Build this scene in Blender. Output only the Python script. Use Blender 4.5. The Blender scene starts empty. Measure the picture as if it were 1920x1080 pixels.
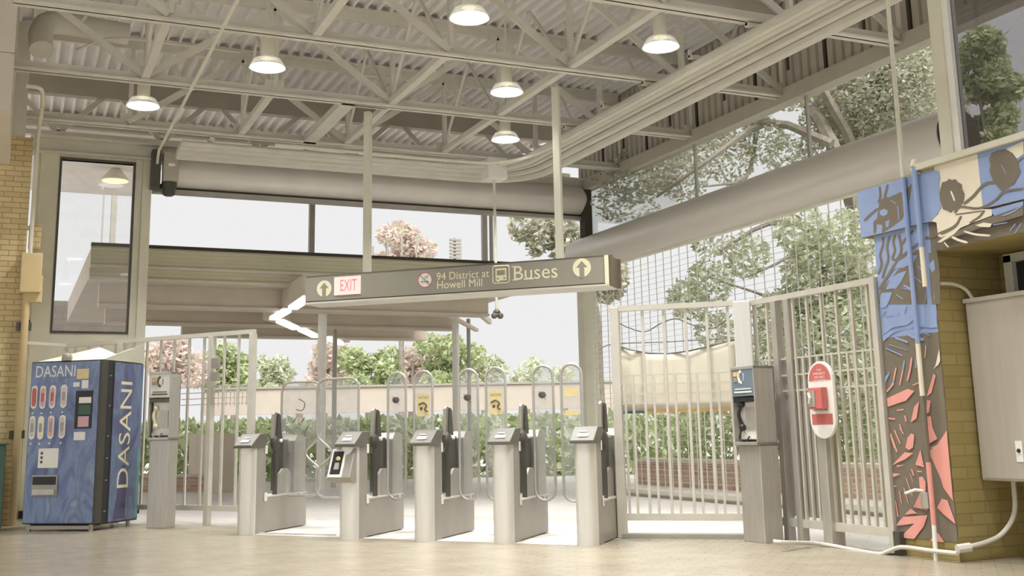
import bpy, math, random
from mathutils import Vector, Matrix
from mathutils.geometry import tessellate_polygon
random.seed(7)
R_ = math.radians
SC = bpy.context.scene
COL = SC.collection

# ------------------------------------------------------------------ camera
F_PX, CX, CY = 2100.0, 960.0, 401.0
YAW, PITCH, ROLL, EYE = R_(24.07), R_(11.07), R_(-1.13), 1.0
_f = Vector((math.sin(YAW)*math.cos(PITCH), math.cos(YAW)*math.cos(PITCH), math.sin(PITCH)))
_r = Vector((math.cos(YAW), -math.sin(YAW), 0)); _u = _r.cross(_f)
RT = _r*math.cos(ROLL)+_u*math.sin(ROLL); UP = _u*math.cos(ROLL)-_r*math.sin(ROLL)
CAM = Vector((0, 0, EYE))
cd = bpy.data.cameras.new('camera'); cam = bpy.data.objects.new('camera', cd); COL.objects.link(cam)
cam.matrix_world = Matrix((( RT.x, UP.x, -_f.x, 0), (RT.y, UP.y, -_f.y, 0), (RT.z, UP.z, -_f.z, EYE), (0, 0, 0, 1)))
cd.sensor_width = 36.0; cd.lens = F_PX/1920*36.0; cd.shift_y = -(540-CY)/1920.0
cd.clip_start = 0.05; cd.clip_end = 300
SC.camera = cam

def ray(x, y): return RT*((x-CX)/F_PX) - UP*((y-CY)/F_PX) + _f
def at_z(x, y, z=0.0):
    d = ray(x, y); return CAM + d*((z-EYE)/d.z)
def at_x(x, y, X):
    d = ray(x, y); return CAM + d*(X/d.x)
def at_y(x, y, Y):
    d = ray(x, y); return CAM + d*(Y/d.y)
def at_d(x, y, D):
    return CAM + ray(x, y)*D

# ------------------------------------------------------------------ materials
def c(r, g, b):
    f = lambda v: (v/255/12.92) if v/255 <= .04045 else ((v/255+.055)/1.055)**2.4
    return (f(r), f(g), f(b), 1.0)
def mat(name, col, rough=.5, metal=0.0, vary=.08, scale=6.0, bump=0.0, spec=.5, emit=None, estr=1.0, stretch=(1, 1, 1)):
    m = bpy.data.materials.new(name); m.use_nodes = True
    nt = m.node_tree; b = nt.nodes['Principled BSDF']
    b.inputs['Roughness'].default_value = rough; b.inputs['Metallic'].default_value = metal
    b.inputs['Specular IOR Level'].default_value = spec
    tc = nt.nodes.new('ShaderNodeTexCoord'); mp = nt.nodes.new('ShaderNodeMapping'); mp.inputs['Scale'].default_value = stretch
    nz = nt.nodes.new('ShaderNodeTexNoise'); nz.inputs['Scale'].default_value = scale; nz.inputs['Detail'].default_value = 4
    nt.links.new(tc.outputs['Object'], mp.inputs['Vector']); nt.links.new(mp.outputs['Vector'], nz.inputs['Vector'])
    rp = nt.nodes.new('ShaderNodeValToRGB')
    rp.color_ramp.elements[0].position = .3; rp.color_ramp.elements[1].position = .7
    rp.color_ramp.elements[0].color = tuple(max(0, v*(1-vary)) for v in col[:3])+(1,)
    rp.color_ramp.elements[1].color = tuple(min(1, v*(1+vary)) for v in col[:3])+(1,)
    nt.links.new(nz.outputs['Fac'], rp.inputs['Fac']); nt.links.new(rp.outputs['Color'], b.inputs['Base Color'])
    if bump:
        bp = nt.nodes.new('ShaderNodeBump'); bp.inputs['Strength'].default_value = bump; bp.inputs['Distance'].default_value = .02
        nt.links.new(nz.outputs['Fac'], bp.inputs['Height']); nt.links.new(bp.outputs['Normal'], b.inputs['Normal'])
    if emit:
        b.inputs['Emission Color'].default_value = emit; b.inputs['Emission Strength'].default_value = estr
    return m
def brick_mat(name, a, b_, mortar, rough=.85, w=.205, h=.07, plane='wall', msz=.008, bump=.4, spec=.3, rot=0.0, wav=0.0):
    m = bpy.data.materials.new(name); m.use_nodes = True
    nt = m.node_tree; b = nt.nodes['Principled BSDF']; L = nt.links.new
    tc = nt.nodes.new('ShaderNodeTexCoord'); sp = nt.nodes.new('ShaderNodeSeparateXYZ'); cb = nt.nodes.new('ShaderNodeCombineXYZ')
    ad = nt.nodes.new('ShaderNodeMath'); ad.operation = 'ADD'
    br = nt.nodes.new('ShaderNodeTexBrick')
    if plane == 'wall':
        L(tc.outputs['Object'], sp.inputs[0]); L(sp.outputs['X'], ad.inputs[0]); L(sp.outputs['Y'], ad.inputs[1])
        L(ad.outputs[0], cb.inputs['X']); L(sp.outputs['Z'], cb.inputs['Y']); L(cb.outputs[0], br.inputs['Vector'])
    else:
        mp = nt.nodes.new('ShaderNodeMapping'); mp.inputs['Rotation'].default_value = (0, 0, rot)
        L(tc.outputs['Object'], mp.inputs['Vector']); L(mp.outputs['Vector'], br.inputs['Vector'])
    br.inputs['Scale'].default_value = 1.0; br.inputs['Brick Width'].default_value = w; br.inputs['Row Height'].default_value = h
    br.inputs['Mortar Size'].default_value = msz; br.inputs['Mortar Smooth'].default_value = .3
    br.inputs['Color1'].default_value = a; br.inputs['Color2'].default_value = b_; br.inputs['Mortar'].default_value = mortar
    nz = nt.nodes.new('ShaderNodeTexNoise'); nz.inputs['Scale'].default_value = 3.0; nz.inputs['Detail'].default_value = 5
    L(tc.outputs['Object'], nz.inputs['Vector'])
    mx = nt.nodes.new('ShaderNodeMix'); mx.data_type = 'RGBA'; mx.blend_type = 'MULTIPLY'; mx.inputs['Factor'].default_value = .5
    rp = nt.nodes.new('ShaderNodeValToRGB'); rp.color_ramp.elements[0].position = .3; rp.color_ramp.elements[1].position = .65
    rp.color_ramp.elements[0].color = (.75, .74, .72, 1); rp.color_ramp.elements[1].color = (1, 1, 1, 1)
    L(nz.outputs['Fac'], rp.inputs['Fac']); L(br.outputs['Color'], mx.inputs[6]); L(rp.outputs['Color'], mx.inputs[7])
    L(mx.outputs[2], b.inputs['Base Color'])
    b.inputs['Roughness'].default_value = rough; b.inputs['Specular IOR Level'].default_value = spec
    iv = nt.nodes.new('ShaderNodeMath'); iv.operation = 'SUBTRACT'; iv.inputs[0].default_value = 1.0; L(br.outputs['Fac'], iv.inputs[1])
    bp = nt.nodes.new('ShaderNodeBump'); bp.inputs['Strength'].default_value = bump; bp.inputs['Distance'].default_value = .006
    L(iv.outputs[0], bp.inputs['Height'])
    last = bp
    if wav:
        n2 = nt.nodes.new('ShaderNodeTexNoise'); n2.inputs['Scale'].default_value = 7.0; n2.inputs['Detail'].default_value = 2
        L(tc.outputs['Object'], n2.inputs['Vector'])
        b2 = nt.nodes.new('ShaderNodeBump'); b2.inputs['Strength'].default_value = wav; b2.inputs['Distance'].default_value = .01
        L(n2.outputs['Fac'], b2.inputs['Height']); L(bp.outputs['Normal'], b2.inputs['Normal']); last = b2
    L(last.outputs['Normal'], b.inputs['Normal'])
    return m
def glass_mat(name, tint=(1, 1, 1, 1), refl=.06, rough=.02, milk=0.0, milkcol=(.8, .8, .8, 1)):
    m = bpy.data.materials.new(name); m.use_nodes = True; nt = m.node_tree; nt.nodes.clear(); L = nt.links.new
    o = nt.nodes.new('ShaderNodeOutputMaterial'); t = nt.nodes.new('ShaderNodeBsdfTransparent'); t.inputs[0].default_value = tint
    g = nt.nodes.new('ShaderNodeBsdfGlossy'); g.inputs['Roughness'].default_value = rough
    fr = nt.nodes.new('ShaderNodeLayerWeight'); fr.inputs['Blend'].default_value = .15
    ad = nt.nodes.new('ShaderNodeMath'); ad.operation = 'MULTIPLY_ADD'; ad.inputs[1].default_value = .5; ad.inputs[2].default_value = refl; ad.use_clamp = True
    L(fr.outputs['Fresnel'], ad.inputs[0])
    mx = nt.nodes.new('ShaderNodeMixShader'); L(ad.outputs[0], mx.inputs[0]); L(t.outputs[0], mx.inputs[1]); L(g.outputs[0], mx.inputs[2])
    last = mx
    if milk:
        d = nt.nodes.new('ShaderNodeBsdfDiffuse'); d.inputs[0].default_value = milkcol
        nz = nt.nodes.new('ShaderNodeTexNoise'); nz.inputs['Scale'].default_value = 9; nz.inputs['Detail'].default_value = 5
        tc = nt.nodes.new('ShaderNodeTexCoord'); L(tc.outputs['Object'], nz.inputs['Vector'])
        mm = nt.nodes.new('ShaderNodeMath'); mm.operation = 'MULTIPLY'; mm.inputs[1].default_value = milk*2; L(nz.outputs['Fac'], mm.inputs[0])
        m2 = nt.nodes.new('ShaderNodeMixShader'); L(mm.outputs[0], m2.inputs[0]); L(mx.outputs[0], m2.inputs[1]); L(d.outputs[0], m2.inputs[2]); last = m2
    L(last.outputs[0], o.inputs[0])
    return m
def leaf_mat(name, cols, trans=.45):
    m = bpy.data.materials.new(name); m.use_nodes = True; nt = m.node_tree; nt.nodes.clear(); L = nt.links.new
    o = nt.nodes.new('ShaderNodeOutputMaterial'); ge = nt.nodes.new('ShaderNodeNewGeometry'); rp = nt.nodes.new('ShaderNodeValToRGB')
    rp.color_ramp.interpolation = 'LINEAR'
    while len(rp.color_ramp.elements) < len(cols): rp.color_ramp.elements.new(.5)
    for i, cc in enumerate(cols):
        rp.color_ramp.elements[i].position = i/max(1, len(cols)-1); rp.color_ramp.elements[i].color = cc
    L(ge.outputs['Random Per Island'], rp.inputs['Fac'])
    d = nt.nodes.new('ShaderNodeBsdfDiffuse'); t = nt.nodes.new('ShaderNodeBsdfTranslucent'); mx = nt.nodes.new('ShaderNodeMixShader'); mx.inputs[0].default_value = trans
    L(rp.outputs['Color'], d.inputs[0]); L(rp.outputs['Color'], t.inputs[0]); L(d.outputs[0], mx.inputs[1]); L(t.outputs[0], mx.inputs[2]); L(mx.outputs[0], o.inputs[0])
    return m
def emit_mat(name, col, s):
    m = bpy.data.materials.new(name); m.use_nodes = True; nt = m.node_tree; nt.nodes.clear()
    o = nt.nodes.new('ShaderNodeOutputMaterial'); e = nt.nodes.new('ShaderNodeEmission'); e.inputs[0].default_value = col; e.inputs[1].default_value = s
    nt.links.new(e.outputs[0], o.inputs[0]); return m

M = {}
M['ceil'] = mat('cream_painted_steel', c(206, 202, 190), .55, 0, .06, 3)
M['deck'] = mat('cream_roof_deck', c(230, 227, 224), .6, 0, .05, 2)
M['fascia'] = mat('taupe_ribbed_fascia', c(172, 166, 152), .6, 0, .06, 3)
M['slot'] = mat('dark_gap', c(60, 54, 44), .8)
M['cream'] = mat('cream_paint', c(212, 209, 190), .5, 0, .04, 4)
M['bulk'] = mat('pale_beige_panel', c(205, 195, 178), .6, 0, .04, 2)
M['steel'] = mat('brushed_stainless', c(192, 188, 180), .38, .55, .08, 5, .03, stretch=(8, 8, .6))
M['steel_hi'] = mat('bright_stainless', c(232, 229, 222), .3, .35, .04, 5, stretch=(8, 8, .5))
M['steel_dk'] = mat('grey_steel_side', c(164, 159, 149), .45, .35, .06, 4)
M['fence'] = mat('silver_painted_rail', c(214, 210, 198), .4, .35, .05, 6)
M['drum'] = mat('satin_steel_hood', c(208, 203, 194), .34, .25, .05, 2, stretch=(1, .2, 1))
M['head'] = mat('olive_grey_plastic', c(100, 97, 88), .45, 0, .05, 8)
M['dark'] = mat('dark_grey_rubber', c(74, 72, 64), .5, 0, .1, 8)
M['black'] = mat('black_plastic', c(38, 37, 36), .45, 0, .1, 8)
M['white'] = mat('white_plastic', c(236, 234, 226), .45, 0, .03, 8)
M['signbrown'] = mat('grey_brown_sign_face', c(150, 146, 133), .5, 0, .03, 4)
M['signtext'] = mat('ivory_lettering', c(240, 234, 200), .5, 0, .02, 4)
M['signdark'] = mat('dark_brown_sign_end', c(104, 94, 76), .6, 0, .04, 4)
M['red'] = mat('faded_red', c(196, 108, 102), .5, 0, .05, 8)
M['redlit'] = mat('pink_exit_letters', c(226, 130, 150), .5, 0, .03, 8, emit=c(230, 110, 140), estr=.25)
M['exitlit'] = mat('pale_lit_exit_panel', c(240, 222, 214), .5, 0, .02, 8, emit=c(240, 220, 214), estr=.25)
M['yellow'] = mat('yellow_sticker', c(226, 208, 156), .6, 0, .05, 20)
M['ink'] = mat('dark_ink', c(96, 90, 84), .7, 0, .05, 20)
M['blue'] = mat('mural_blue', c(140, 158, 196), .75, 0, .05, 6, .1)
M['mcream'] = mat('mural_cream', c(230, 220, 198), .75, 0, .04, 6, .1)
M['pink'] = mat('mural_coral_pink', c(224, 156, 144), .75, 0, .05, 6, .1)
M['mdark'] = mat('mural_umber_grey', c(116, 107, 92), .75, 0, .06, 6, .1)
M['brickL'] = brick_mat('buff_brick', c(222, 202, 156), c(206, 184, 136), c(176, 158, 118))
M['brickR'] = brick_mat('olive_buff_brick', c(164, 148, 98), c(152, 135, 86), c(142, 127, 82), h=.085, w=.3, bump=.2)
M['brickO'] = brick_mat('rose_brick', c(206, 176, 156), c(188, 156, 136), c(206, 196, 184))
M['floor'] = brick_mat('glazed_floor_pavers', c(164, 155, 136), c(158, 148, 129), c(147, 138, 121), rough=.24, w=.2, h=.1, plane='floor', msz=.006, bump=.12, spec=.5, rot=R_(45), wav=.22)
M['paving'] = brick_mat('outdoor_and_glare_pavers', c(216, 212, 207), c(210, 205, 200), c(194, 190, 184), rough=.45, w=.4, h=.2, plane='floor', msz=.008, bump=.2, rot=R_(45))
M['conc'] = mat('pale_concrete', c(206, 196, 182), .8, 0, .06, 2)
M['fascO'] = mat('buff_ribbed_canopy_metal', c(198, 193, 166), .6, 0, .04, 3)
M['para'] = mat('beige_parapet', c(176, 166, 154), .8, 0, .05, 2)
M['soff'] = mat('beige_canopy_soffit', c(206, 196, 180), .7, 0, .05, 2)
M['tarp'] = mat('cream_tarp', c(234, 228, 212), .8, 0, .05, 4)
M['orange'] = mat('orange_hem', c(222, 180, 110), .8); M['navy'] = mat('blue_hem', c(78, 100, 140), .8)
M['wire'] = mat('grey_cable', c(120, 118, 108), .6)
M['cab'] = mat('warm_grey_cabinet', c(176, 169, 156), .5, .1, .05, 3, stretch=(6, 6, .4))
M['tan'] = mat('tan_box_paint', c(198, 176, 130), .6, 0, .05, 4)
M['bark'] = mat('grey_brown_bark', c(134, 127, 116), .9, 0, .2, 9, .4)
M['leafG'] = leaf_mat('pale_green_leaves', [c(166, 172, 144), c(200, 206, 178), c(230, 232, 212)])
M['leafS'] = leaf_mat('silvery_leaves', [c(150, 152, 128), c(188, 190, 168), c(222, 214, 204)])
M['leafD'] = leaf_mat('mid_green_leaves', [c(146, 158, 116), c(182, 194, 150), c(216, 222, 186)])
M['leafP'] = leaf_mat('rosy_leaves', [c(216, 196, 192), c(230, 216, 210), c(202, 202, 174)])
M['glass'] = glass_mat('clear_window_glass', (.97, .98, .97, 1), .03)
M['glassT'] = glass_mat('tinted_window_glass', (.62, .61, .62, 1), .10)
M['glassW'] = glass_mat('mirror_window_glass', (.99, .99, .99, 1), .05)
M['plexi'] = glass_mat('scuffed_clear_plastic', (.94, .945, .94, 1), .03, .1, .16, (.72, .71, .70, 1))
M['acryl'] = glass_mat('ribbed_acrylic_shade', (.97, .96, .93, 1), .05, .3, .25, (.9, .88, .8, 1))
M['lamp'] = emit_mat('lamp_glow', (1, .985, .95, 1), 3.0)
M['tube'] = emit_mat('fluorescent_glow', (1, 1, .97, 1), 2.2)

# ------------------------------------------------------------------ mesh builder
class MB:
    def __init__(s): s.v = []; s.f = []; s.m = []
    def add(s, vs, fs, mi=0):
        o = len(s.v); s.v += [Vector(p) for p in vs]; s.f += [tuple(i+o for i in f) for f in fs]; s.m += [mi]*len(fs)
    def hexa(s, p, mi=0): s.add(p, [(0, 3, 2, 1), (4, 5, 6, 7), (0, 1, 5, 4), (1, 2, 6, 5), (2, 3, 7, 6), (3, 0, 4, 7)], mi)
    def box(s, x0, x1, y0, y1, z0, z1, mi=0):
        s.hexa([(x0, y0, z0), (x1, y0, z0), (x1, y1, z0), (x0, y1, z0), (x0, y0, z1), (x1, y0, z1), (x1, y1, z1), (x0, y1, z1)], mi); return s
    def bar(s, p, q, w, h, mi=0, up=(0, 0, 1)):
        p = Vector(p); q = Vector(q); d = (q-p).normalized(); u = Vector(up)
        if abs(d.dot(u)) > .98: u = Vector((0, 1, 0))
        a = d.cross(u).normalized(); b = a.cross(d)
        k = [(-w/2, -h/2), (w/2, -h/2), (w/2, h/2), (-w/2, h/2)]
        s.hexa([p+a*i+b*j for i, j in k]+[q+a*i+b*j for i, j in k], mi); return s
    def tube(s, pts, r, n=8, mi=0, cap=True, closed=False):
        P = [Vector(p) for p in pts]; rs = r if isinstance(r, (list, tuple)) else [r]*len(P); N = len(P); rings = []; prev = None
        for i in range(N):
            a = P[(i-1) % N] if (closed or i > 0) else P[i]; b = P[(i+1) % N] if (closed or i < N-1) else P[i]
            d = (b-a).normalized()
            if prev is None: ref = Vector((0, 0, 1)) if abs(d.z) < .9 else Vector((0, 1, 0)); x = d.cross(ref).normalized()
            else: x = (prev - d*prev.dot(d)).normalized()
            prev = x; y = d.cross(x)
            rings.append([P[i]+(x*math.cos(t)+y*math.sin(t))*rs[i] for t in [2*math.pi*k/n for k in range(n)]])
        vs = [p for ring in rings for p in ring]; fs = []
        for i in range(N if closed else N-1):
            j = (i+1) % N
            for k in range(n): fs.append((i*n+k, i*n+(k+1) % n, j*n+(k+1) % n, j*n+k))
        if cap and not closed: fs.append(tuple(range(n-1, -1, -1))); fs.append(tuple((N-1)*n+k for k in range(n)))
        s.add(vs, fs, mi); return s
    def lathe(s, prof, cx=0, cy=0, n=24, mi=0):
        vs = []; fs = []; K = len(prof)
        for r, z in prof:
            for k in range(n): t = 2*math.pi*k/n; vs.append((cx+r*math.cos(t), cy+r*math.sin(t), z))
        for i in range(K-1):
            for k in range(n): fs.append((i*n+k, i*n+(k+1) % n, (i+1)*n+(k+1) % n, (i+1)*n+k))
        fs.append(tuple(range(n-1, -1, -1))); fs.append(tuple((K-1)*n+k for k in range(n)))
        s.add(vs, fs, mi); return s
    def prism(s, poly, off, mi=0):
        """poly: list of 3-D points (planar, any outline); extruded by the vector off"""
        P = [Vector(p) for p in poly]; n = len(P); off = Vector(off)
        tr = tessellate_polygon([P])
        fs = [tuple(t) for t in tr]+[tuple(i+n for i in reversed(t)) for t in tr]+[(i, (i+1) % n, (i+1) % n+n, i+n) for i in range(n)]
        s.add(P+[p+off for p in P], fs, mi); return s
    def ball(s, ctr, r, n=12, mi=0, sc=(1, 1, 1)):
        ctr = Vector(ctr); vs = []; fs = []; K = n//2+1
        for i in range(K):
            a = math.pi*i/(K-1)
            for k in range(n):
                t = 2*math.pi*k/n; vs.append(ctr+Vector((r*sc[0]*math.sin(a)*math.cos(t), r*sc[1]*math.sin(a)*math.sin(t), r*sc[2]*math.cos(a))))
        for i in range(K-1):
            for k in range(n): fs.append((i*n+k, i*n+(k+1) % n, (i+1)*n+(k+1) % n, (i+1)*n+k))
        s.add(vs, fs, mi); return s
    def xf(s, mtx):
        s.v = [mtx @ p for p in s.v]; return s
    def build(s, name, mats, parent=None, world=False, smooth=False, bevel=0.0, label=None):
        me = bpy.data.meshes.new(name); vs = s.v
        if parent is not None and world:
            rt = parent
            mi = Matrix.Identity(4)
            while rt is not None: mi = rt.matrix_basis @ mi; rt = rt.parent
            inv = mi.inverted(); vs = [inv @ p for p in vs]
        me.from_pydata([tuple(p) for p in vs], [], s.f); me.validate(); me.update()
        import bmesh
        bm = bmesh.new(); bm.from_mesh(me); bmesh.ops.recalc_face_normals(bm, faces=bm.faces); bm.to_mesh(me); bm.free()
        mats = mats if isinstance(mats, (list, tuple)) else [mats]
        for m in mats: me.materials.append(m)
        if len(me.polygons) == len(s.m): me.polygons.foreach_set('material_index', s.m)
        if smooth:
            me.polygons.foreach_set('use_smooth', [True]*len(me.polygons))
            try: me.set_sharp_from_angle(angle=R_(40))
            except Exception: pass
        o = bpy.data.objects.new(name, me); COL.objects.link(o)
        if parent is not None: o.parent = parent
        if bevel:
            b = o.modifiers.new('bevel', 'BEVEL'); b.width = bevel; b.segments = 2; b.limit_method = 'ANGLE'
        if label: o['label'] = label
        return o

def thing(name, label, cat, loc=(0, 0, 0), rz=0.0, group=None):
    o = bpy.data.objects.new(name, None); COL.objects.link(o); o.location = loc; o.rotation_euler = (0, 0, rz); o.empty_display_size = .1
    o.matrix_basis = Matrix.Translation(Vector(loc)) @ Matrix.Rotation(rz, 4, 'Z')
    o['label'] = label; o['category'] = cat
    if group: o['group'] = group
    return o
def tag(o, label, cat, group=None, kind=None):
    o['label'] = label; o['category'] = cat
    if group: o['group'] = group
    if kind: o['kind'] = kind
    return o
def struct(o, label=None, cat=None):
    o['kind'] = 'structure'
    if label: o['label'] = label
    if cat: o['category'] = cat
    return o
def copy_tree(o, parent=None):
    n = o.copy(); COL.objects.link(n); n.parent = parent
    for ch in o.children: copy_tree(ch, n)
    return n
_tc = {}
def text_geo(txt):
    """verts (unit height), faces, width of a text in the built-in font"""
    if txt in _tc: return _tc[txt]
    cu = bpy.data.curves.new('txt', 'FONT'); cu.body = txt; cu.resolution_u = 3; cu.offset = 0.0; cu.fill_mode = 'FRONT'
    ob = bpy.data.objects.new('txt', cu); COL.objects.link(ob)
    dg = bpy.context.evaluated_depsgraph_get(); dg.update()
    me = bpy.data.meshes.new_from_object(ob.evaluated_get(dg))
    vs = [v.co.copy() for v in me.vertices]; fs = [tuple(p.vertices) for p in me.polygons]
    bpy.data.objects.remove(ob); bpy.data.curves.remove(cu); bpy.data.meshes.remove(me)
    x0 = min(v.x for v in vs); x1 = max(v.x for v in vs); y0 = min(v.y for v in vs); y1 = max(v.y for v in vs)
    vs = [Vector(((v.x-x0)/(y1-y0), (v.y-y0)/(y1-y0), 0)) for v in vs]
    _tc[txt] = (vs, fs, (x1-x0)/(y1-y0)); return _tc[txt]
def put_text(mb, txt, origin, ux, uz, h, w=None, mi=0):
    """writes txt from origin along ux, height along uz, scaled to height h (and width w)"""
    vs, fs, wd = text_geo(txt); sx = (w/wd) if w else h
    o = Vector(origin); ux = Vector(ux); uz = Vector(uz)
    mb.add([o+ux*(v.x*sx)+uz*(v.y*h) for v in vs], fs, mi)
def circ(n, r=1.0, a0=0, a1=2*math.pi): return [(r*math.cos(a0+(a1-a0)*k/(n if abs(a1-a0-2*math.pi) < 1e-6 else n-1)), r*math.sin(a0+(a1-a0)*k/(n if abs(a1-a0-2*math.pi) < 1e-6 else n-1))) for k in range(n)]
def smooth_path(pts, k=6):
    """Catmull-Rom through pts"""
    P = [Vector(p) for p in pts]; P = [P[0]*2-P[1]]+P+[P[-1]*2-P[-2]]; out = []
    for i in range(1, len(P)-2):
        for j in range(k):
            t = j/k; a, b, cc, d = P[i-1:i+3]
            out.append(.5*((2*b)+(cc-a)*t+(2*a-5*b+4*cc-d)*t*t+(3*b-a-3*cc+d)*t**3))
    out.append(P[-2]); return out
# ================================================================== SETTING
XR, YB = 9.0, 17.0
EDGE = [(-5, 17.0), (.2, 17.0), (.62, 16.0), (2.62, 13.42), (2.36, 12.46), (4.76, 9.28), (5.42, 9.70), (6.38, 8.90), (6.5, 8.86), (6.52, 7.17), (XR+.1, 7.17)]
mb = MB(); P_ = [(-5, -6), (XR+.1, -6)]+EDGE[::-1]; mb.prism([(a, b, 0) for a, b in P_], (0, 0, -.2))
struct(mb.build('floor', M['floor']), 'tan glazed paver floor of the station hall', 'floor')
mb = MB(); mb.prism([(a, b, 0) for a, b in EDGE+[(XR+.1, -20), (60, -20), (60, 80), (-40, 80), (-40, 17.0)]], (0, 0, -.3))  # outdoor paving; its pale tone also imitates sky glare from the gate line on
struct(mb.build('paving_with_glare', M['paving']), 'pale paved ground outside the hall and beyond the gates, sky glare in its colour', 'paving')

# corrugated roof deck (ribs run along Y)
mb = MB(); zt, zb, per = 6.56, 6.49, .172; prof = []
x = -5.0
while x < 9.2:
    prof += [(x, zb), (x+.03, zb), (x+.045, zt), (x+.157, zt)]; x += per
vs = [(a, y, z) for y in (-6, 20.3) for a, z in prof]; n = len(prof)
mb.add(vs, [(i, i+1, n+i+1, n+i) for i in range(n-1)])
mb.box(-5, 9.25, -6, 20.3, 6.58, 6.8); mb.box(-5, 2.6, 20.3, 26.5, 6.5, 6.8)
struct(mb.build('ceiling', M['deck']), 'ribbed cream metal roof deck', 'ceiling')

# right fascia above the glazing : ribbed panel + bottom beam
mb = MB(); x0 = XR-.02
y = 7.0; vs = []; prof = []
while y < 17.1:
    prof += [(x0, y), (x0, y+.10), (x0+.035, y+.115), (x0+.035, y+.145)]; y += .16
n = len(prof); mb.add([(px, py, z) for z in (5.3, 6.5) for px, py in prof], [(i, i+1, n+i+1, n+i) for i in range(n-1)])
mb.box(XR+.02, XR+.1, 7, 17.1, 5.3, 6.5)
mb.box(XR-.10, XR+.1, 4.0, 17.1, 5.12, 5.31)
for k in range(13):
    yy = 7.6+k*.72
    mb.box(x0-.012, x0+.03, yy, yy+.045, 5.55 if k % 2 else 5.32, 6.35 if k % 3 else 5.9, 1)
struct(mb.build('wall_right_fascia', [M['fascia'], M['slot']]), 'taupe ribbed fascia above the right glazing', 'fascia')

# glazing band between fascia and right drum
def window(name, frame_bits, pane_bits, gm, label):
    mb = MB()
    for b in frame_bits: mb.box(*b)
    o = struct(mb.build(name, M['cream'] if 'panel' not in label else M['cream'], bevel=.004), label, 'window')
    for b in pane_bits:
        pb = MB(); pb.box(*b); pb.build('pane', gm, o)
    return o
ys = [8.6, 9.55-.2, 11.55, 13.95, 17.0]
fr = [(XR-.05, XR+.05, 8.55, 17.05, 4.24, 4.30)]
ym1, ym2 = at_x(1515, 230, XR).y, at_x(1305, 320, XR).y
fr.append((XR-.06, XR+.06, 16.9, 17.02, 4.3, 5.13))
window('window_1', fr, [(XR-.004, XR+.004, 8.6, ym1, 4.3, 5.13), (XR-.004, XR+.004, ym1, ym2, 4.3, 5.13), (XR-.004, XR+.004, ym2, 16.9, 4.3, 5.13)], M['glass'], 'long clear clerestory glazing above the right roller hood')
for yy in (ym1, ym2):
    mb = MB(); mb.box(XR-.02, XR+.02, yy-.016, yy+.016, 4.3, 5.13); mb.build('mullion', M['steel_dk'], bpy.data.objects['window_1'])
# corner post
mb = MB(); mb.box(XR-.16, XR+.10, 16.88, 17.12, 0, 3.66); 
struct(mb.build('trim_1', M['cream'], bevel=.01), 'cream corner column behind the fare gates', 'column')
mb = MB(); mb.box(XR-.12, XR+.02, 16.8, 17.0, 4.3, 5.12); mb.box(XR-.10, XR+.08, 16.85, 17.05, 3.66, 4.3)
struct(mb.build('trim_2', M['slot']), 'dark end bracket where the two roller hoods meet', 'bracket')
# threshold curb on the right
mb = MB(); mb.box(XR+.02, XR+.32, 7.3, 17.1, 0, .05)
struct(mb.build('baseboard_right', M['conc']), 'pale curb under the right rolling grille', 'curb')

# rear beam
mb = MB(); mb.box(.05, XR, 16.92, 17.12, 5.09, 5.31); mb.box(.05, XR, 16.86, 17.15, 5.29, 5.33); mb.box(.05, XR, 16.86, 17.15, 5.07, 5.10)
struct(mb.build('trim_3', M['ceil'], bevel=.004), 'cream steel beam along the rear opening', 'beam')

# rear panel wall with window
fr = [(.20, .46, 16.94, 17.06, 0, 5.08), (1.50, 1.60, 16.94, 17.06, 0, 5.08), (1.60, 1.73, 16.9, 17.1, 0, 5.08), (.46, 1.5, 16.95, 17.05, 0, 2.5), (.46, 1.5, 16.95, 17.05, 5.0, 5.09)]
w = window('window_2', fr, [(.49, 1.47, 16.99, 17.0, 2.53, 5.02)], M['glassW'], 'tall framed window in the cream wall above the vending machine')
mb = MB()
for b in [(.46, .49, 16.93, 17.04, 2.5, 5.03), (1.47, 1.5, 16.93, 17.04, 2.5, 5.03), (.49, 1.47, 16.93, 17.04, 2.5, 2.53), (.49, 1.47, 16.93, 17.04, 5.0, 5.03)]: mb.box(*b)
mb.build('gasket', M['dark'], w, label='black rubber window gasket')
mb = MB(); mb.box(.2, 1.75, 16.89, 16.94, 0, .1)
struct(mb.build('baseboard_back', M['black']), 'black base strip of the cream rear wall', 'baseboard')
# narrow slit glazing between the brick and the frame
window('window_3', [(.16, .20, 16.95, 17.05, 0, 5.08), (-.6, .2, 16.95, 17.05, 2.6, 2.68), (-.6, .2, 16.95, 17.05, 3.95, 4.0)], [(-.6, .16, 16.99, 17.0, 4.0, 5.05)], M['glass'], 'narrow glazed slit beside the buff brick wall')

# left brick wall, bulkhead
mb = MB(); mb.box(-5, .08, 15.6, 16.0, 0, 4.94)
struct(mb.build('wall_left', M['brickL']), 'buff brick wall at the left edge', 'wall')
mb = MB(); mb.box(-5, -.18, 12.9, 15.6, 4.55, 5.19); mb.box(-5, -.18, 12.9, 15.6, 5.2, 6.5); mb.box(-5, -.2, 12.92, 15.6, 5.18, 5.21)
struct(mb.build('wall_left_bulkhead', M['bulk']), 'pale beige bulkhead above the brick wall', 'bulkhead')
mb = MB(); mb.box(-5, -.02, 15.5, 15.65, 4.94, 6.5)
struct(mb.build('trim_4', M['ceil']), 'cream panel over the brick wall', 'panel')

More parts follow.
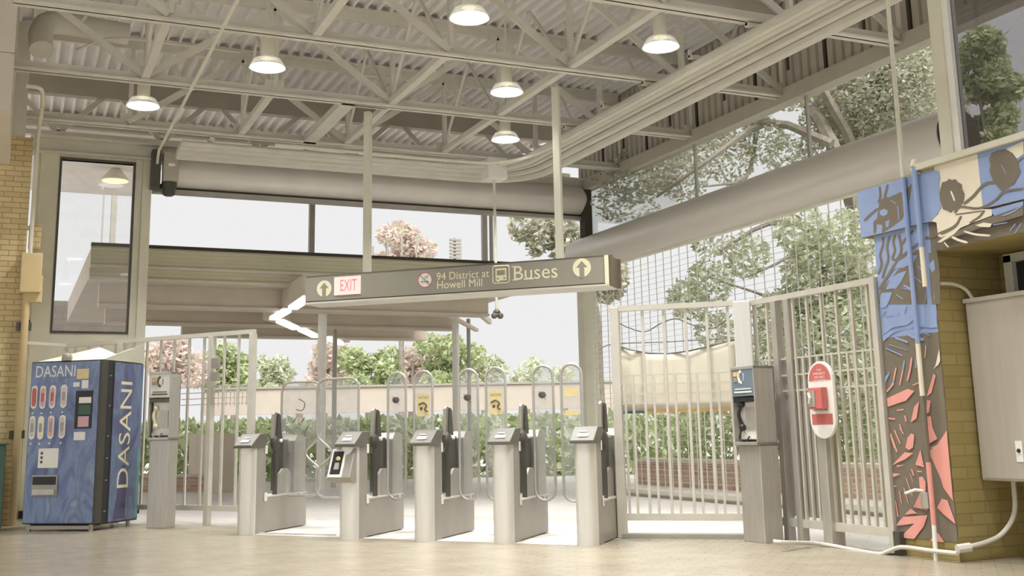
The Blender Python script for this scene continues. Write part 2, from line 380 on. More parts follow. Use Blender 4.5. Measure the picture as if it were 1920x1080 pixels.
# right brick block with painted mural: pillar, beam, recess
mb = MB()
mb.box(6.5, 7.9, 6.55, 7.17, 0, 2.55)              # pillar
mb.box(6.47, 7.9, 6.55, 7.29, 2.55, 2.95)          # band over the pillar
mb.box(6.47, 7.9, -3, 6.55, 2.55, 2.97)            # upper band over the recess
mb.box(6.5, 7.9, -3, 6.55, 2.32, 2.55)             # lintel
mb.box(7.2, 7.9, -3, 6.55, 0, 2.32)                # recess back
struct(mb.build('wall_right', M['brickR']), 'olive brick pillar and recess on the right', 'wall')
mb = MB(); mb.box(6.42, 6.62, -3, 6.62, 2.97, 3.02)
struct(mb.build('trim_5', M['cream'], bevel=.004), 'cream sill ledge on top of the mural wall', 'ledge')
# tinted window on the ledge
window('window_4', [(6.44, 6.56, 6.18, 6.30, 3.02, 6.5), (6.46, 6.54, -3, 6.2, 5.75, 5.85)], [(6.495, 6.505, -3, 6.12, 3.02, 5.75)], M['glassT'], 'tinted window over the mural ledge at the right')
mb = MB(); mb.box(6.46, 6.54, 6.12, 6.18, 3.02, 6.4)  # white strip stands in for a reflection beside the cream post
mb.build('mullion', M['white'], bpy.data.objects['window_4'], label='white strip imitating a reflection beside the window post')
# booth window in the recess
window('window_5', [(7.12, 7.2, 6.36, 6.44, 1.2, 2.30), (7.12, 7.2, 4.5, 6.44, 2.24, 2.31), (7.12, 7.2, 4.5, 6.44, 1.2, 1.26)], [], M['glassT'], 'dark booth window high in the brick recess')
mb = MB(); mb.box(7.17, 7.19, 4.5, 6.37, 1.26, 2.25); mb.build('pane', M['black'], bpy.data.objects['window_5'], label='dark pane')

# ================================================================== ROOF TRUSSES
NODES = [-1.8, -.27, 1.25, 2.78, 4.32, 5.85, 7.4, 8.95]
def truss(Y, label, pattern, x0=-.2, full=True):
    t = thing('roof_truss', label, 'truss', (x0, Y, 5.2), 0, 'cream roof trusses')
    zb0, zb1, zt0, zt1 = 5.2, 5.29, 6.33, 6.49
    mb = MB(); mb.box(x0, 8.95, Y-.085, Y+.085, zb0, zb0+.022); mb.box(x0, 8.95, Y-.012, Y+.012, zb0, zb1+.03)
    mb.build('bottom_chord', M['ceil'], t, True)
    mb = MB(); mb.box(x0, 8.95, Y-.08, Y+.08, zt1-.025, zt1); mb.box(x0, 8.95, Y-.03, Y+.03, zt0, zt1)
    mb.build('top_chord', M['ceil'], t, True)
    N = [x for x in NODES if x >= x0-.1]
    for i, xn in enumerate(N):
        mb = MB(); mb.bar((xn+.03, Y, zb1), (xn+.03, Y, zt0), .055, .07, up=(0, 1, 0)); mb.build('post', M['ceil'], t, True)
        if i+1 < len(N):
            xm = N[i+1]; dn = (pattern == 'pratt') or ((NODES.index(xn)) % 2 == 1)
            a, b = ((xn, zt0+.02), (xm, zb1-.02)) if dn else ((xn, zb1-.02), (xm, zt0+.02))
            mb = MB(); mb.bar((a[0], Y-.03, a[1]), (b[0], Y-.03, b[1]), .035, .085, up=(0, 0, 1)); mb.build('diagonal', M['ceil'], t, True)
            # short sub-strut from the mid of the diagonal up to the top chord
            mx, mz = (a[0]+b[0])/2, (a[1]+b[1])/2
            mb = MB(); mb.bar((mx, Y+.02, mz), (mx+(.25 if dn else -.25), Y+.02, zt0+.02), .03, .035); mb.build('strut', M['ceil'], t, True)
    for xn in N:
        mb = MB(); mb.box(xn-.10, xn+.14, Y-.02, Y+.02, zb0+.02, zb1+.11); mb.build('gusset', M['ceil'], t, True)
    return t
truss(9.2, 'cream roof truss nearest the camera, cut by the top edge above the right end', 'pratt', 1.2)
truss(11.35, 'cream roof truss running just under the largest ceiling lamp', 'pratt')
truss(13.5, 'cream roof truss that carries the left post of the hanging sign', 'warren')
truss(15.65, 'cream roof truss farthest back inside, just in front of the white hanging camera box', 'warren', -.05)
t = thing('eave_truss', 'cream truss outside the rear beam, half hidden below the deck', 'truss', (0, 17.8, 5.9))
mb = MB(); mb.box(-.1, 9.1, 17.72, 17.88, 6.2, 6.49); mb.build('top_chord', M['fascia'], t, True)
for x in NODES[1:]:
    mb = MB(); mb.bar((x, 17.8, 6.3), (x+.7, 17.8, 5.6), .04, .08); mb.bar((x+1.4, 17.8, 6.3), (x+.7, 17.8, 5.6), .04, .08) if x < 7 else None
    mb.build('diagonal', M['ceil'], t, True)
mb = MB(); mb.box(-.1, 9.1, 17.74, 17.86, 5.55, 5.62); mb.build('bottom_chord', M['ceil'], t, True)
mb = MB(); mb.box(-.1, 9.2, 19.95, 20.1, 6.25, 6.5); mb.box(-.1, 9.2, 19.85, 20.2, 6.22, 6.26)
tag(mb.build('eave_beam', M['ceil']), 'cream beam at the outer edge of the roof deck', 'beam')

# bridging members along Y at the bottom-chord nodes
lab = ['cream bridging bar between trusses above the thin slanting conduit', 'cream bridging bar between trusses left of the left sign post', 'cream bridging bar that meets the left sign post from the upper right', 'cream bridging bar that the right sign post hangs from', 'cream bridging bar between trusses just left of the pipe rack']
B0, B1, B2 = (9.2, 11.35), (11.35, 13.5), (13.5, 15.65)
BAYS = {1.25: [B1], 2.78: [B0, B2], 4.32: [B1, B2], 5.85: [B0, B1, B2]}
for x, l in zip([1.25, 2.78, 4.32, 5.85], lab):
    t = thing('truss_bridging', l, 'beam', (x, 12, 5.24), 0, 'bridging bars between the trusses')
    for a, b in BAYS[x]:
        mb = MB(); mb.box(x-.045, x+.045, a+.02, b-.02, 5.225, 5.30); mb.build('angle_bar', M['ceil'], t, True)
        mb = MB(); mb.bar((x, a+.05, 5.3), (x, (a+b)/2, 6.35), .035, .035); mb.bar((x, b-.05, 5.3), (x, (a+b)/2, 6.35), .035, .035); mb.build('brace', M['ceil'], t, True)
mb = MB(); mb.box(3.68, 3.86, 13.52, 15.64, 5.2, 5.30)
mb.box(3.86, 4.30, 13.55, 13.63, 5.2, 5.24)
tag(mb.build('sign_support_beam', M['ceil']), 'wide cream channel beside the top of the left sign post', 'beam')

# ================================================================== CEILING LAMPS
def lamp(x, y, label):
    t = thing('ceiling_lamp', label, 'ceiling lamp', (x, y, 5.2), 0, 'round ceiling lamps')
    mb = MB(); mb.lathe([(.09, .13), (.16, .10), (.20, .03), (.212, 0), (.203, 0), (.196, .02)]); mb.build('shade', M['acryl'], t, smooth=True)
    mb = MB(); mb.lathe([(.08, .12), (.08, .36), (.03, .40)]); mb.build('ballast', M['cream'], t, smooth=True)
    mb = MB(); mb.lathe([(.200, .004), (.200, .012)]); mb.build('lens', M['lamp'], t)
    mb = MB(); mb.tube([(0, 0, .4), (0, 0, 1.29)], .02); mb.build('stem', M['ceil'], t)
    mb = MB(); mb.ball((-.12, -.17, -.02), .022); mb.build('latch', M['lamp'], t)  # clip is made emissive to give its bright glint
    ld = bpy.data.lights.new('lamp_light', 'AREA'); ld.shape = 'DISK'; ld.size = .4; ld.energy = LAMP_W; ld.spread = R_(100); ld.color = (1, .99, .96)
    lo = bpy.data.objects.new('lamp_light', ld); COL.objects.link(lo); lo.location = (x, y, 5.185)
    return t
LAMP_W = 62; M['lampY'] = emit_mat('warm_lamp_glow', (1, .97, .6, 1), 1.2)
lamp(4.10, 10.16, 'largest round glowing ceiling lamp, at the top edge of the view')
lamp(6.43, 10.22, 'round glowing ceiling lamp nearest the pipe rack on the right')
lamp(2.50, 12.46, 'round glowing ceiling lamp just right of the slanting thin conduit')
lamp(5.49, 12.38, 'round glowing ceiling lamp left of the top of the right sign post')
lamp(1.34, 14.54, 'smallest round glowing ceiling lamp on the left, above the tall window')
lamp(6.40, 14.51, 'round glowing ceiling lamp right above the white hanging camera box')
for x, y in ((2.6, 8.4), (5.2, 8.4), (1.2, 6.1), (4.2, 6.1), (2.6, 3.8), (5.2, 3.8), (1.2, 1.5), (4.2, 1.5)): lamp(x, y, 'unseen round ceiling lamp added to brighten the hall')  # unseen lamps above the frame, put in to brighten the hall
p = at_z(216, 339, 6.25)
t = thing('outdoor_ceiling_lamp', 'yellowish glowing lamp seen high in the tall window', 'ceiling lamp', (p.x, p.y, 6.25))
mb = MB(); mb.lathe([(.27, 0), (.28, .02), (.22, .1), (.1, .25)]); mb.build('shade', M['cream'], t, smooth=True)
mb = MB(); mb.lathe([(.26, -.01), (.26, -.002)]); mb.build('lens', M['lampY'], t)
# ================================================================== ROLLER SHUTTERS
t = thing('rolling_shutter', 'satin steel roller shutter hood over the rear opening', 'roller shutter', (5.4, 17, 4.6))
mb = MB(); n = 20; R0 = .26
mb.tube([(2.05, 17, 4.95), (8.86, 17, 4.95)], R0, 28); mb.build('hood', M['drum'], t, True, smooth=True)
mb = MB(); mb.box(1.75, 8.9, 16.93, 17.07, 4.60, 4.66); mb.box(1.75, 8.9, 16.96, 17.04, 4.66, 4.74, 1); mb.build('bottom_bar', [M['steel_dk'], M['slot']], t, True)
mb = MB(); mb.tube([(8.86, 17, 4.95), (8.93, 17, 4.95)], [.262, .2], 28); mb.build('end_cap', M['drum'], t, True, smooth=True)
t = thing('shutter_motor', 'grey motor unit at the left end of the rear roller hood', 'motor', (1.9, 16.8, 4.5))
mb = MB(); mb.box(1.86, 2.08, 16.66, 16.86, 4.72, 5.18); mb.build('housing', M['cab'], t, True, bevel=.02)
mb = MB(); mb.box(1.70, 1.83, 16.7, 16.9, 4.62, 5.2); mb.build('bracket', M['dark'], t, True, bevel=.01)
mb = MB(); mb.lathe([(.06, 4.52), (.09, 4.54), (.09, 4.62), (.11, 4.63), (.11, 4.72)], 1.96, 16.76, 16); mb.build('gear_head', M['dark'], t, True, smooth=True)
mb = MB(); mb.box(1.93, 2.02, 16.655, 16.66, 4.95, 4.99); mb.build('nameplate', M['white'], t, True)

t = thing('rolling_grille', 'satin steel roller hood with open rod grille down the right side', 'rolling grille', (9, 12.5, 0))
mb = MB(); mb.tube([(8.95, 8.50, 3.98), (8.95, 17.15, 3.98)], .31, 32); mb.build('hood', M['drum'], t, True, smooth=True)
mb = MB(); mb.tube([(8.95, 8.48, 3.98), (8.95, 8.5, 3.98)], .29, 32); mb.build('end_cap', M['slot'], t, True)
mb = MB(); mb.box(8.86, 8.94, 8.6, 16.9, 3.66, 3.70); mb.box(8.89, 8.98, 8.6, 16.9, 3.70, 3.76, 1); mb.build('hood_trim', [M['cream'], M['slot']], t, True)
mb = MB()
for k in range(int(3.6/.085)):
    z = .08+k*.085; mb.bar((9.0, 7.4, z), (9.0, 16.88, z), .0045, .0045)
mb.build('grille_rods', M['fence'], t, True)
mb = MB()
for k in range(42):
    y = 7.5+k*.226; mb.bar((8.99, y, .05), (8.99, y, 3.7), .009, .012)
mb.build('grille_chains', M['fence'], t, True)
mb = MB(); mb.box(8.96, 9.04, 7.4, 16.88, .05, .11); mb.build('bottom_bar', M['fence'], t, True)

# ================================================================== CONDUITS / RACK
Z = 5.06
t = thing('pipe_rack', 'long pale pipe rack curving along the right side and rear under the trusses', 'pipe rack', (7.4, 12, Z))
def rackpath(off, z):
    xs = 7.3+off; yr = 16.15-.0+off*.85
    arc = [(xs-.9+.9*math.cos(a), yr-.9+.9*math.sin(a), z) for a in [math.pi/2*k/8 for k in range(9)]]
    return [(xs, 5.5, z)]+arc+[(2.0, yr, z)]
for off, r, zz in ((-.34, .04, Z+.05), (-.20, .055, Z+.04), (-.05, .045, Z+.05), (.10, .06, Z+.03), (.26, .075, Z)):
    mb = MB(); mb.tube(rackpath(off, zz), r, 8); mb.build('pipe', M['ceil'], t, True, smooth=True)
mb = MB()
for y in (6.5, 7.9, 9.2, 10.3, 11.35, 12.4, 13.5, 14.6): mb.box(6.85, 7.7, y-.03, y+.03, Z+.09, Z+.13); mb.box(6.85, 6.88, y-.02, y+.02, Z+.1, 5.25); mb.box(7.67, 7.70, y-.02, y+.02, Z+.1, 5.25)
for x in (2.4, 3.8, 5.2, 6.2): mb.box(x-.03, x+.03, 15.7, 16.5, Z+.09, Z+.13)
mb.build('rack_strut', M['ceil'], t, True)
mb = MB(); mb.tube([(6.88, 5.5, 5.0)]+smooth_path([(6.88, 13.6, 5.0), (6.80, 14.6, 5.0), (6.4, 15.1, 5.0), (5.6, 15.25, 5.02)], 5)+[(3.2, 15.3, 5.05)], .026, 8)
tag(mb.build('conduit', M['cream'], smooth=True), 'thin pale conduit running beside the pipe rack on its left', 'conduit')
mb = MB(); mb.tube([(1.74, 8.0, 5.06), (1.74, 16.2, 5.06), (1.76, 16.5, 5.04), (1.78, 16.75, 4.98)], .02, 8)
tag(mb.build('conduit', M['cream'], smooth=True), 'thin bright conduit slanting from the top edge down to the shutter motor', 'conduit')
mb = MB(); mb.tube(smooth_path([(-.05, 13.6, 5.05), (.12, 13.7, 5.05), (.15, 14.2, 5.0)], 4)+[(.13, 15.5, 4.9), (.13, 15.53, 1.2)], .025, 8)
tag(mb.build('conduit', M['cream'], smooth=True), 'pale conduit running down the edge of the buff brick wall', 'conduit')
mb = MB(); mb.tube(smooth_path([(1.1, 14.4, 6.1), (.45, 14.3, 6.1), (.16, 14.2, 6.05), (.08, 14.05, 5.85), (.1, 13.9, 5.6)], 6), .14, 14)
tag(mb.build('drain_pipe', M['ceil'], smooth=True), 'fat cream pipe with an elbow under the deck at top left', 'pipe')
mb = MB(); mb.tube(smooth_path([(2.5, 14.3, 6.0), (1.6, 14.2, 5.97), (.9, 14.2, 5.95), (.5, 14.2, 5.75)], 6), .018, 6)
tag(mb.build('cable', M['ceil'], smooth=True), 'thin cable drooping under the deck at top left', 'cable')
# thin conduit from the rack down over the mural
mb = MB(); mb.tube([(6.44, 6.72, 5.2), (6.44, 6.72, 2.95)], .018, 8); mb.tube([(6.44, 6.72, 2.95), (6.44, 6.72, 1.62)], .019, 8, 1); mb.tube([(6.44, 6.72, 1.62), (6.44, 6.72, 1.22)], .019, 8, 2)
mb.tube([(6.44, 6.72, 1.22), (6.44, 6.72, .72)], .019, 8, 3); mb.tube([(6.44, 6.72, .72), (6.44, 6.72, .26)], .019, 8, 4); mb.tube([(6.44, 6.72, .26), (6.43, 6.72, .0)], .017, 8, 5)
tag(mb.build('conduit', [M['cream'], M['blue'], M['mcream'], M['mdark'], M['pink'], M['white']], smooth=True), 'vertical conduit down the mural pillar, painted over blue, cream and pink', 'conduit')
mb = MB(); mb.tube([(6.43, 6.58, 3.0), (6.43, 6.58, 2.36)], .022, 8); mb.tube([(6.43, 6.58, 2.36), (6.43, 6.58, 2.05)], .019, 8, 1); mb.tube([(6.43, 6.59, 3.0), (6.46, 6.6, 3.06)], .026, 8, 1)
tag(mb.build('conduit', [M['blue'], M['mcream']], smooth=True), 'short blue conduit at the corner of the mural beam', 'conduit')
mb = MB(); zc = .10
mb.tube(smooth_path([at_z(1450, 1015, .08), at_z(1470, 1017, .07), at_x(1540, 1020, 6.40), at_x(1640, 1038, 6.40), at_x(1665, 1034, 6.40), at_x(1690, 1026, 6.42), at_x(1740, 1032, 6.42), at_x(1795, 1038, 6.42)], 4), .017, 8)
tag(mb.build('conduit', M['ceil'], smooth=True), 'grey conduit along the foot of the right fence and mural', 'conduit')
mb = MB(); mb.tube(smooth_path([(6.48, 6.47, .11), (6.7, 6.47, .14), (6.85, 6.45, .2), (6.93, 6.4, .35), (6.95, 6.4, .6)], 5), .018, 8); mb.tube([(6.43, 6.5, .10), (6.53, 6.47, .11)], .034, 8)
tag(mb.build('conduit', M['ceil'], smooth=True), 'grey conduit bending up from the brick recess to the grey cabinet', 'conduit')
mb = MB(); mb.tube(smooth_path([(6.52, 6.52, 2.07), (6.66, 6.52, 2.07), (6.76, 6.5, 2.03), (6.8, 6.47, 1.95)], 6), .014, 8)
tag(mb.build('conduit', M['cream'], smooth=True), 'thin conduit arching onto the top of the grey cabinet', 'conduit')
# boxes and pipe next to the brick
mb = MB(); p = at_y(45, 500, 15.5); mb.box(.03, .28, 15.40, 15.58, at_y(60, 550, 15.5).z, at_y(60, 476, 15.5).z)
tag(mb.build('junction_box', M['tan'], bevel=.01), 'tan junction box mounted at the edge of the buff brick wall', 'box')
mb = MB(); mb.box(.1, .25, 15.7, 15.8, at_y(60, 466, 15.7).z, at_y(60, 420, 15.7).z)
tag(mb.build('junction_box', M['brickL'], bevel=.01), 'small brownish box just above the tan junction box', 'box')
mb = MB(); mb.box(.1, .3, 15.45, 15.5, 2.75, 3.1)
tag(mb.build('junction_box', M['tan'], bevel=.01), 'narrow tan box hanging just under the larger tan box', 'box')
t = thing('downpipe', 'pale brown downpipe beside the vending machine and brick wall', 'pipe', (.1, 15.5, 0))
mb = MB(); mb.tube([(.12, 15.5, 0), (.12, 15.5, 3.2)], .045, 10); mb.build('pipe', M['tan'], t, True, smooth=True)
for z in (1.05, 2.4): mb = MB(); mb.box(.02, .2, 15.5, 15.58, z, z+.1); mb.build('bracket', M['dark'], t, True)
p = at_z(-6, 985, 0)
t = thing('utility_cabinet', 'dark green cabinet at the left edge of the view', 'cabinet', (-.55, 14.9, 0))
mb = MB(); mb.box(-.75, 0.0, 14.7, 15.2, 0.02, .98); M['green'] = mat('dark_green_paint', c(70, 96, 84), .5); mb.build('body', M['green'], t, True, bevel=.01)
mb = MB(); mb.box(-.77, 0.02, 14.68, 15.22, .98, 1.0); mb.build('lid', M['green'], t, True)
def at_pl(x, y, p0, n):
    d = ray(x, y); n = Vector(n); return CAM + d*((Vector(p0)-CAM).dot(n)/d.dot(n))
def ang(d): return math.atan2(d[1], d[0])
def local(t, p): return t.matrix_basis.inverted() @ Vector(p)

# ================================================================== FARE GATES
GY = -R_(42)
def ring_path(w, z0, z1, n=9):
    """stadium outline (x,z) of half-width w"""
    top = [(w*math.cos(a), z1-w+w*math.sin(a)) for a in [math.pi*k/(n-1) for k in range(n)]]
    bot = [(w*math.cos(a), z0+w+w*math.sin(a)) for a in [math.pi+math.pi*k/(n-1) for k in range(n)]]
    return top+bot
def wide_path(mir):
    r = .11; W = .25; z0, z1 = .36, 1.62; P = []
    def arc(cx, cz, a0, a1): P.extend([(cx+r*math.cos(a), cz+r*math.sin(a)) for a in [a0+(a1-a0)*k/5 for k in range(6)]])
    arc(W-r, z1-r, 0, math.pi/2); arc(-W+r, z1-r, math.pi/2, math.pi); arc(-W+r, z0+r, math.pi, 1.5*math.pi); arc(W-r, z0+r, 1.5*math.pi, 2*math.pi)
    P += [(q.x, q.y) for q in smooth_path([(W, .58, 0), (W-.02, .66, 0), (W-.16, .78, 0), (W-.17, .86, 0), (W-.04, .97, 0), (W, 1.05, 0)], 4)]
    return [(x*mir, z) for x, z in P]
def leaf(parent, cx, cy, path, decal=None):
    fr = MB(); fr.tube([(cx+x, cy, z) for x, z in path], .014, 8, closed=True); o = fr.build('barrier_leaf', M['steel'], parent, smooth=True)
    pn = MB(); pn.prism([(cx+x, cy+.003, z) for x, z in path], (0, -.006, 0)); pn.build('clear_pane', M['plexi'], o)
    if decal:
        d = MB(); zt = 1.43
        if decal == 'yellow':
            d.box(cx-.07, cx+.07, cy-.006, cy-.0045, zt-.24, zt)
            put_text(d, 'CAUTION', (cx-.058, cy-.0065, zt-.06), (1, 0, 0), (0, 0, 1), .03, .116, 1)
            d.tube(smooth_path([(cx-.05, cy-.007, zt-.12), (cx, cy-.007, zt-.10), (cx+.04, cy-.007, zt-.13), (cx+.02, cy-.007, zt-.17), (cx+.05, cy-.007, zt-.19)], 3), .009, 6, 1)
            d.ball((cx-.02, cy-.007, zt-.16), .018, 8, 1, (1, .15, 1))
        elif decal == 'band':
            d.box(cx-.07, cx+.07, cy-.006, cy-.0045, zt-.09, zt); d.build('sticker', M['yellow'], o); d = MB(); d.box(cx-.07, cx+.07, cy-.006, cy-.0045, zt-.27, zt-.22)
        elif decal == 'mark':
            d.ball((cx-.01, cy-.005, zt-.06), .035, 10, 1, (1.2, .1, 1)); d.bar((cx-.05, cy-.006, zt-.02), (cx+.03, cy-.006, zt-.11), .012, .002, 1)
        elif decal == 'graffiti':
            d.tube(smooth_path([(cx-.03, cy-.006, zt), (cx+.05, cy-.006, zt-.05), (cx+.02, cy-.006, zt-.13), (cx-.06, cy-.006, zt-.12)], 4), .005, 5, 1)
            for q in ((-.10, -.27), (.01, -.27), (.06, -.36)): d.bar((cx+q[0], cy-.006, zt+q[1]), (cx+q[0]+.03, cy-.006, zt+q[1]+.05), .02, .002, 1)
        d.build('sticker', [M['yellow'], M['ink']], o)
    return o
def fare_gate(p, label, left=None, right=None, ld='yellow', rd='mark', screen=False):
    t = thing('fare_gate', label, 'fare gate', (p[0], p[1], 0), GY, 'fare gates in a row')
    W = .20
    mb = MB(); pr = [(W/2-W/2*math.cos(a), .10-.10*math.sin(a)) for a in [math.pi*k/10 for k in range(11)]]
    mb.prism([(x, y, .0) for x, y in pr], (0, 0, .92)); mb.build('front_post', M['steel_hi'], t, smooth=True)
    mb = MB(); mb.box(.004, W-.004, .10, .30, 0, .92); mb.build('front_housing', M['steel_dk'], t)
    mb = MB(); sec = [(-.035, .895), (-.035, .925), (.14, 1.045), (.33, 1.05), (.25, .90)]
    mb.prism([(-.012, y, z) for y, z in sec], (W+.024, 0, 0)); o = mb.build('reader_head', M['head'], t, bevel=.008)
    mb = MB(); k = (1.045-.925)/.175
    for a, b_, x0, x1 in ((.04, .085, .05, .15), (.10, .115, .06, .13)):
        mb.prism([(x0, -.035+a-.003, .925+a*k+.004), (x1, -.035+a-.003, .925+a*k+.004), (x1, -.035+b_-.003, .925+b_*k+.004), (x0, -.035+b_-.003, .925+b_*k+.004)], (0, -.001, .001))
    mb.build('target_pad', M['steel_dk'], o)
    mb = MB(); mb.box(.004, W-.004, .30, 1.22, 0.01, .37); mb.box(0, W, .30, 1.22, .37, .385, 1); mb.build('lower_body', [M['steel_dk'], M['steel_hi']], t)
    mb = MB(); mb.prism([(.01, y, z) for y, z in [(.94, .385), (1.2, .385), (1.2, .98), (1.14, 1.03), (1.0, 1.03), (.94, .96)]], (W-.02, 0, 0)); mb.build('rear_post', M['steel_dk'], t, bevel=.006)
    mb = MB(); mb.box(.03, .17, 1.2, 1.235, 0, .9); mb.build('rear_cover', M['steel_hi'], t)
    mb = MB(); mb.tube([(.16, .56, .385), (.16, .56, .9)], .026, 10); mb.build('mechanism_stem', M['dark'], t, smooth=True)
    mb = MB(); mb.ball((.15, .56, .94), .085, 14, 0, (.55, .85, 1.1)); mb.build('pivot_housing', M['dark'], t, smooth=True)
    mb = MB(); mb.prism([(.13, y, z) for y, z in [(.49, .99), (.63, .99), (.60, 1.27), (.55, 1.285), (.51, 1.26)]], (.03, 0, 0)); mb.prism([(.165, y, z) for y, z in [(.55, .99), (.66, .99), (.62, 1.25), (.58, 1.27)]], (.02, 0, 0), 1); mb.build('signal_fin', [M['steel_dk'], M['dark']], t, bevel=.006)
    mb = MB(); mb.ball((.205, .60, .965), .022, 8); mb.build('indicator', M['white'], t)
    mb = MB(); mb.prism([(.06, y, z) for y, z in [(.64, .42), (.92, .42), (.92, .98), (.72, .98), (.64, .82)]], (.06, 0, 0)); mb.build('sensor_panel', M['dark'], t, bevel=.006)
    mb = MB(); mb.prism([(.13, y, z) for y, z in [(.66, .385), (.92, .385), (.92, .60), (.84, .66), (.74, .66), (.66, .60)]], (.03, 0, 0)); mb.build('skirt_plate', M['steel'], t)
    for b in ((.27, .33, .33, .42), (.27, .32, .83, .92), (1.08, 1.12, .34, .38)): mb = MB(); mb.box(W, W+.003, *b); mb.build('hinge_plate', M['white'], t)
    if left == 'n': leaf(t, -.205, .80, ring_path(.105, .34, 1.66), ld)
    if left == 'w': leaf(t, -.40, .80, wide_path(-1))
    if right == 'n': leaf(t, W+.10, .80, ring_path(.105, .34, 1.66), rd)
    if right == 'w': leaf(t, W+.14, .80, wide_path(1), 'graffiti')
    if screen:
        mb = MB(); mb.prism([(x, y, z) for x, y, z in [(-.05, -.04, .55), (-.05, .22, .55), (-.05, .22, .88), (-.05, .03, .88), (-.05, -.10, .60)]], (.24, 0, 0)); o = mb.build('validator_box', M['steel_dk'], t, bevel=.008)
        mb = MB(); a = Vector((-.05, -.10, .60)); b = Vector((-.05, .03, .88)); up = (b-a).normalized(); nn = Vector((0, -up.z, up.y))
        q = lambda x, s, e: a+Vector((x+.0, 0, 0))+up*s+nn*e
        mb.prism([q(.0, .0, .002), q(.155, .0, .002), q(.155, .30, .002), q(.0, .30, .002)], nn*.012); mb.build('screen_frame', M['white'], o, bevel=.004)
        mb = MB(); mb.prism([q(.022, .03, .015), q(.133, .03, .015), q(.133, .27, .015), q(.022, .27, .015)], nn*.002); s_ = mb.build('screen', M['black'], o)
        mb = MB(); mb.ball(q(.085, .19, .018), .026, 8, 0, (1, .3, 1)); mb.prism([q(.055, .08, .0172), q(.11, .08, .0172), q(.105, .15, .0172), q(.06, .15, .0172)], nn*.001, 1); mb.build('screen_icon', [M['yellow'], M['steel']], o)
    return t
fare_gate((2.25, 12.42), 'stainless fare gate farthest left, beside the picket fence, with a wide clear leaf', None, 'w')
fare_gate((3.03, 11.20), 'stainless fare gate with a tilted white framed screen on its front', 'w', 'n', screen=True)
fare_gate((3.59, 10.54), 'stainless fare gate next to the right of the one with the tilted screen', 'n', 'n')
fare_gate((4.14, 9.89), 'stainless fare gate just left of the one against the swing gate', 'n', 'n')
fare_gate((4.67, 9.23), 'stainless fare gate at the right end of the row against the swing gate', 'n', None, ld='band')
mb = MB(); a = at_z(487, 1001); b = at_z(628, 1004); mb.bar((a.x, a.y, .008), (b.x, b.y, .008), .05, .014)
tag(mb.build('threshold_strip', M['steel_hi']), 'pale metal floor strip between the two leftmost fare gates', 'floor strip')

# ================================================================== SWING GATE + BANNER
S0 = Vector((5.40, 9.74, 0)); S1 = Vector((6.37, 8.935, 0)); sd = (S1-S0).normalized(); sn = Vector((-sd.y, sd.x, 0)); SL = (S1-S0).length
t = thing('swing_gate', 'silver barred swing gate between the fare gates and the right pay phone', 'gate', S0, ang(sd))
mb = MB(); mb.box(.0, .085, -.05, .05, 0, 2.2); mb.build('hinge_post', M['fence'], t, bevel=.006)
mb = MB(); mb.box(-.02, SL, -.035, .035, 2.16, 2.21); mb.build('top_rail', M['fence'], t)
mb = MB(); mb.box(.085, SL, -.025, .025, .16, .225); mb.build('bottom_rail', M['fence'], t)
def sx(px, py): return local(t, at_pl(px, py, S0, sn)).x
for px in (1206, 1246, 1287, 1327, 1367):
    x = sx(px, 640); mb = MB(); mb.box(x-.013, x+.013, -.013, .013, .22, 2.17); mb.build('bar', M['fence'], t)
for px in (1172, 1187, 1226, 1266, 1307, 1347, 1386):
    x = sx(px, 720); mb = MB(); mb.box(x-.011, x+.011, -.012, .012, .22, 1.53); mb.build('bar', M['fence'], t)
for z in (1.53, 1.44, 1.35, 1.26):
    mb = MB(); mb.bar((.085, 0, z), (SL-.03, 0, z), .012, .012); mb.build('crossbar', M['fence'], t)
mb = MB(); mb.box(SL-.06, SL+.10, -.07, .07, 0, 2.2); mb.build('latch_post', M['steel_hi'], t, bevel=.01)
mb = MB(); mb.box(.05, SL, -.09, .06, 0.001, .04); tag(mb.xf(t.matrix_basis).build('floor_sill', M['steel_dk']), 'dark sill strip on the floor under the swing gate', 'floor strip')
# banner behind the bars
bt = thing('banner', 'cream sagging tarp banner tied behind the swing gate bars', 'banner', S0+sn*.10, ang(sd))
def bz(px, py): v = local(bt, at_pl(px, py, S0+sn*.10, sn)); return v.x, v.z
tops = [(1155, 648), (1180, 657), (1215, 664), (1252, 665), (1290, 660), (1330, 651), (1365, 642), (1390, 635)]
bots = [(1163, 772), (1190, 772), (1220, 771), (1255, 770), (1290, 769), (1330, 768), (1365, 767), (1387, 766)]
mb = MB(); nv = 8; grid = []
for i in range(len(tops)):
    (x0, z0), (x1, z1) = bz(*tops[i]), bz(*bots[i])
    for j in range(nv+1):
        s = j/nv; grid.append((x0+(x1-x0)*s, .03*math.sin(i*1.9+s*2.5)*(1-s)*.8, z0+(z1-z0)*s))
fs = [(i*(nv+1)+j, i*(nv+1)+j+1, (i+1)*(nv+1)+j+1, (i+1)*(nv+1)+j) for i in range(len(tops)-1) for j in range(nv)]
mb.add(grid, fs); o = mb.build('cloth', M['tarp'], bt, smooth=True); so = o.modifiers.new('thick', 'SOLIDIFY'); so.thickness = .004
mb = MB(); x0, z0 = bz(1163, 774); x1, z1 = bz(1215, 773); mb.bar((x0, -.005, z0), (x1, -.005, z1), .008, .018); x2, z2 = bz(1387, 768); mb.bar((x1, -.005, z1), (x2, -.005, z2), .008, .018, 1); mb.build('hem', [M['navy'], M['orange']], bt)
mb = MB(); mb.tube([(bz(*p)[0], 0, bz(*p)[1]+.008) for p in tops], .008, 6); mb.build('top_edge', M['head'], bt)
def wirepath(pts, off): return [at_pl(px, py, S0+sn*off, sn) for px, py in pts]
mb = MB(); mb.tube(smooth_path(wirepath([(1120, 657), (1150, 645), (1250, 641), (1392, 632), (1412, 629)], .06), 4), .006, 6)
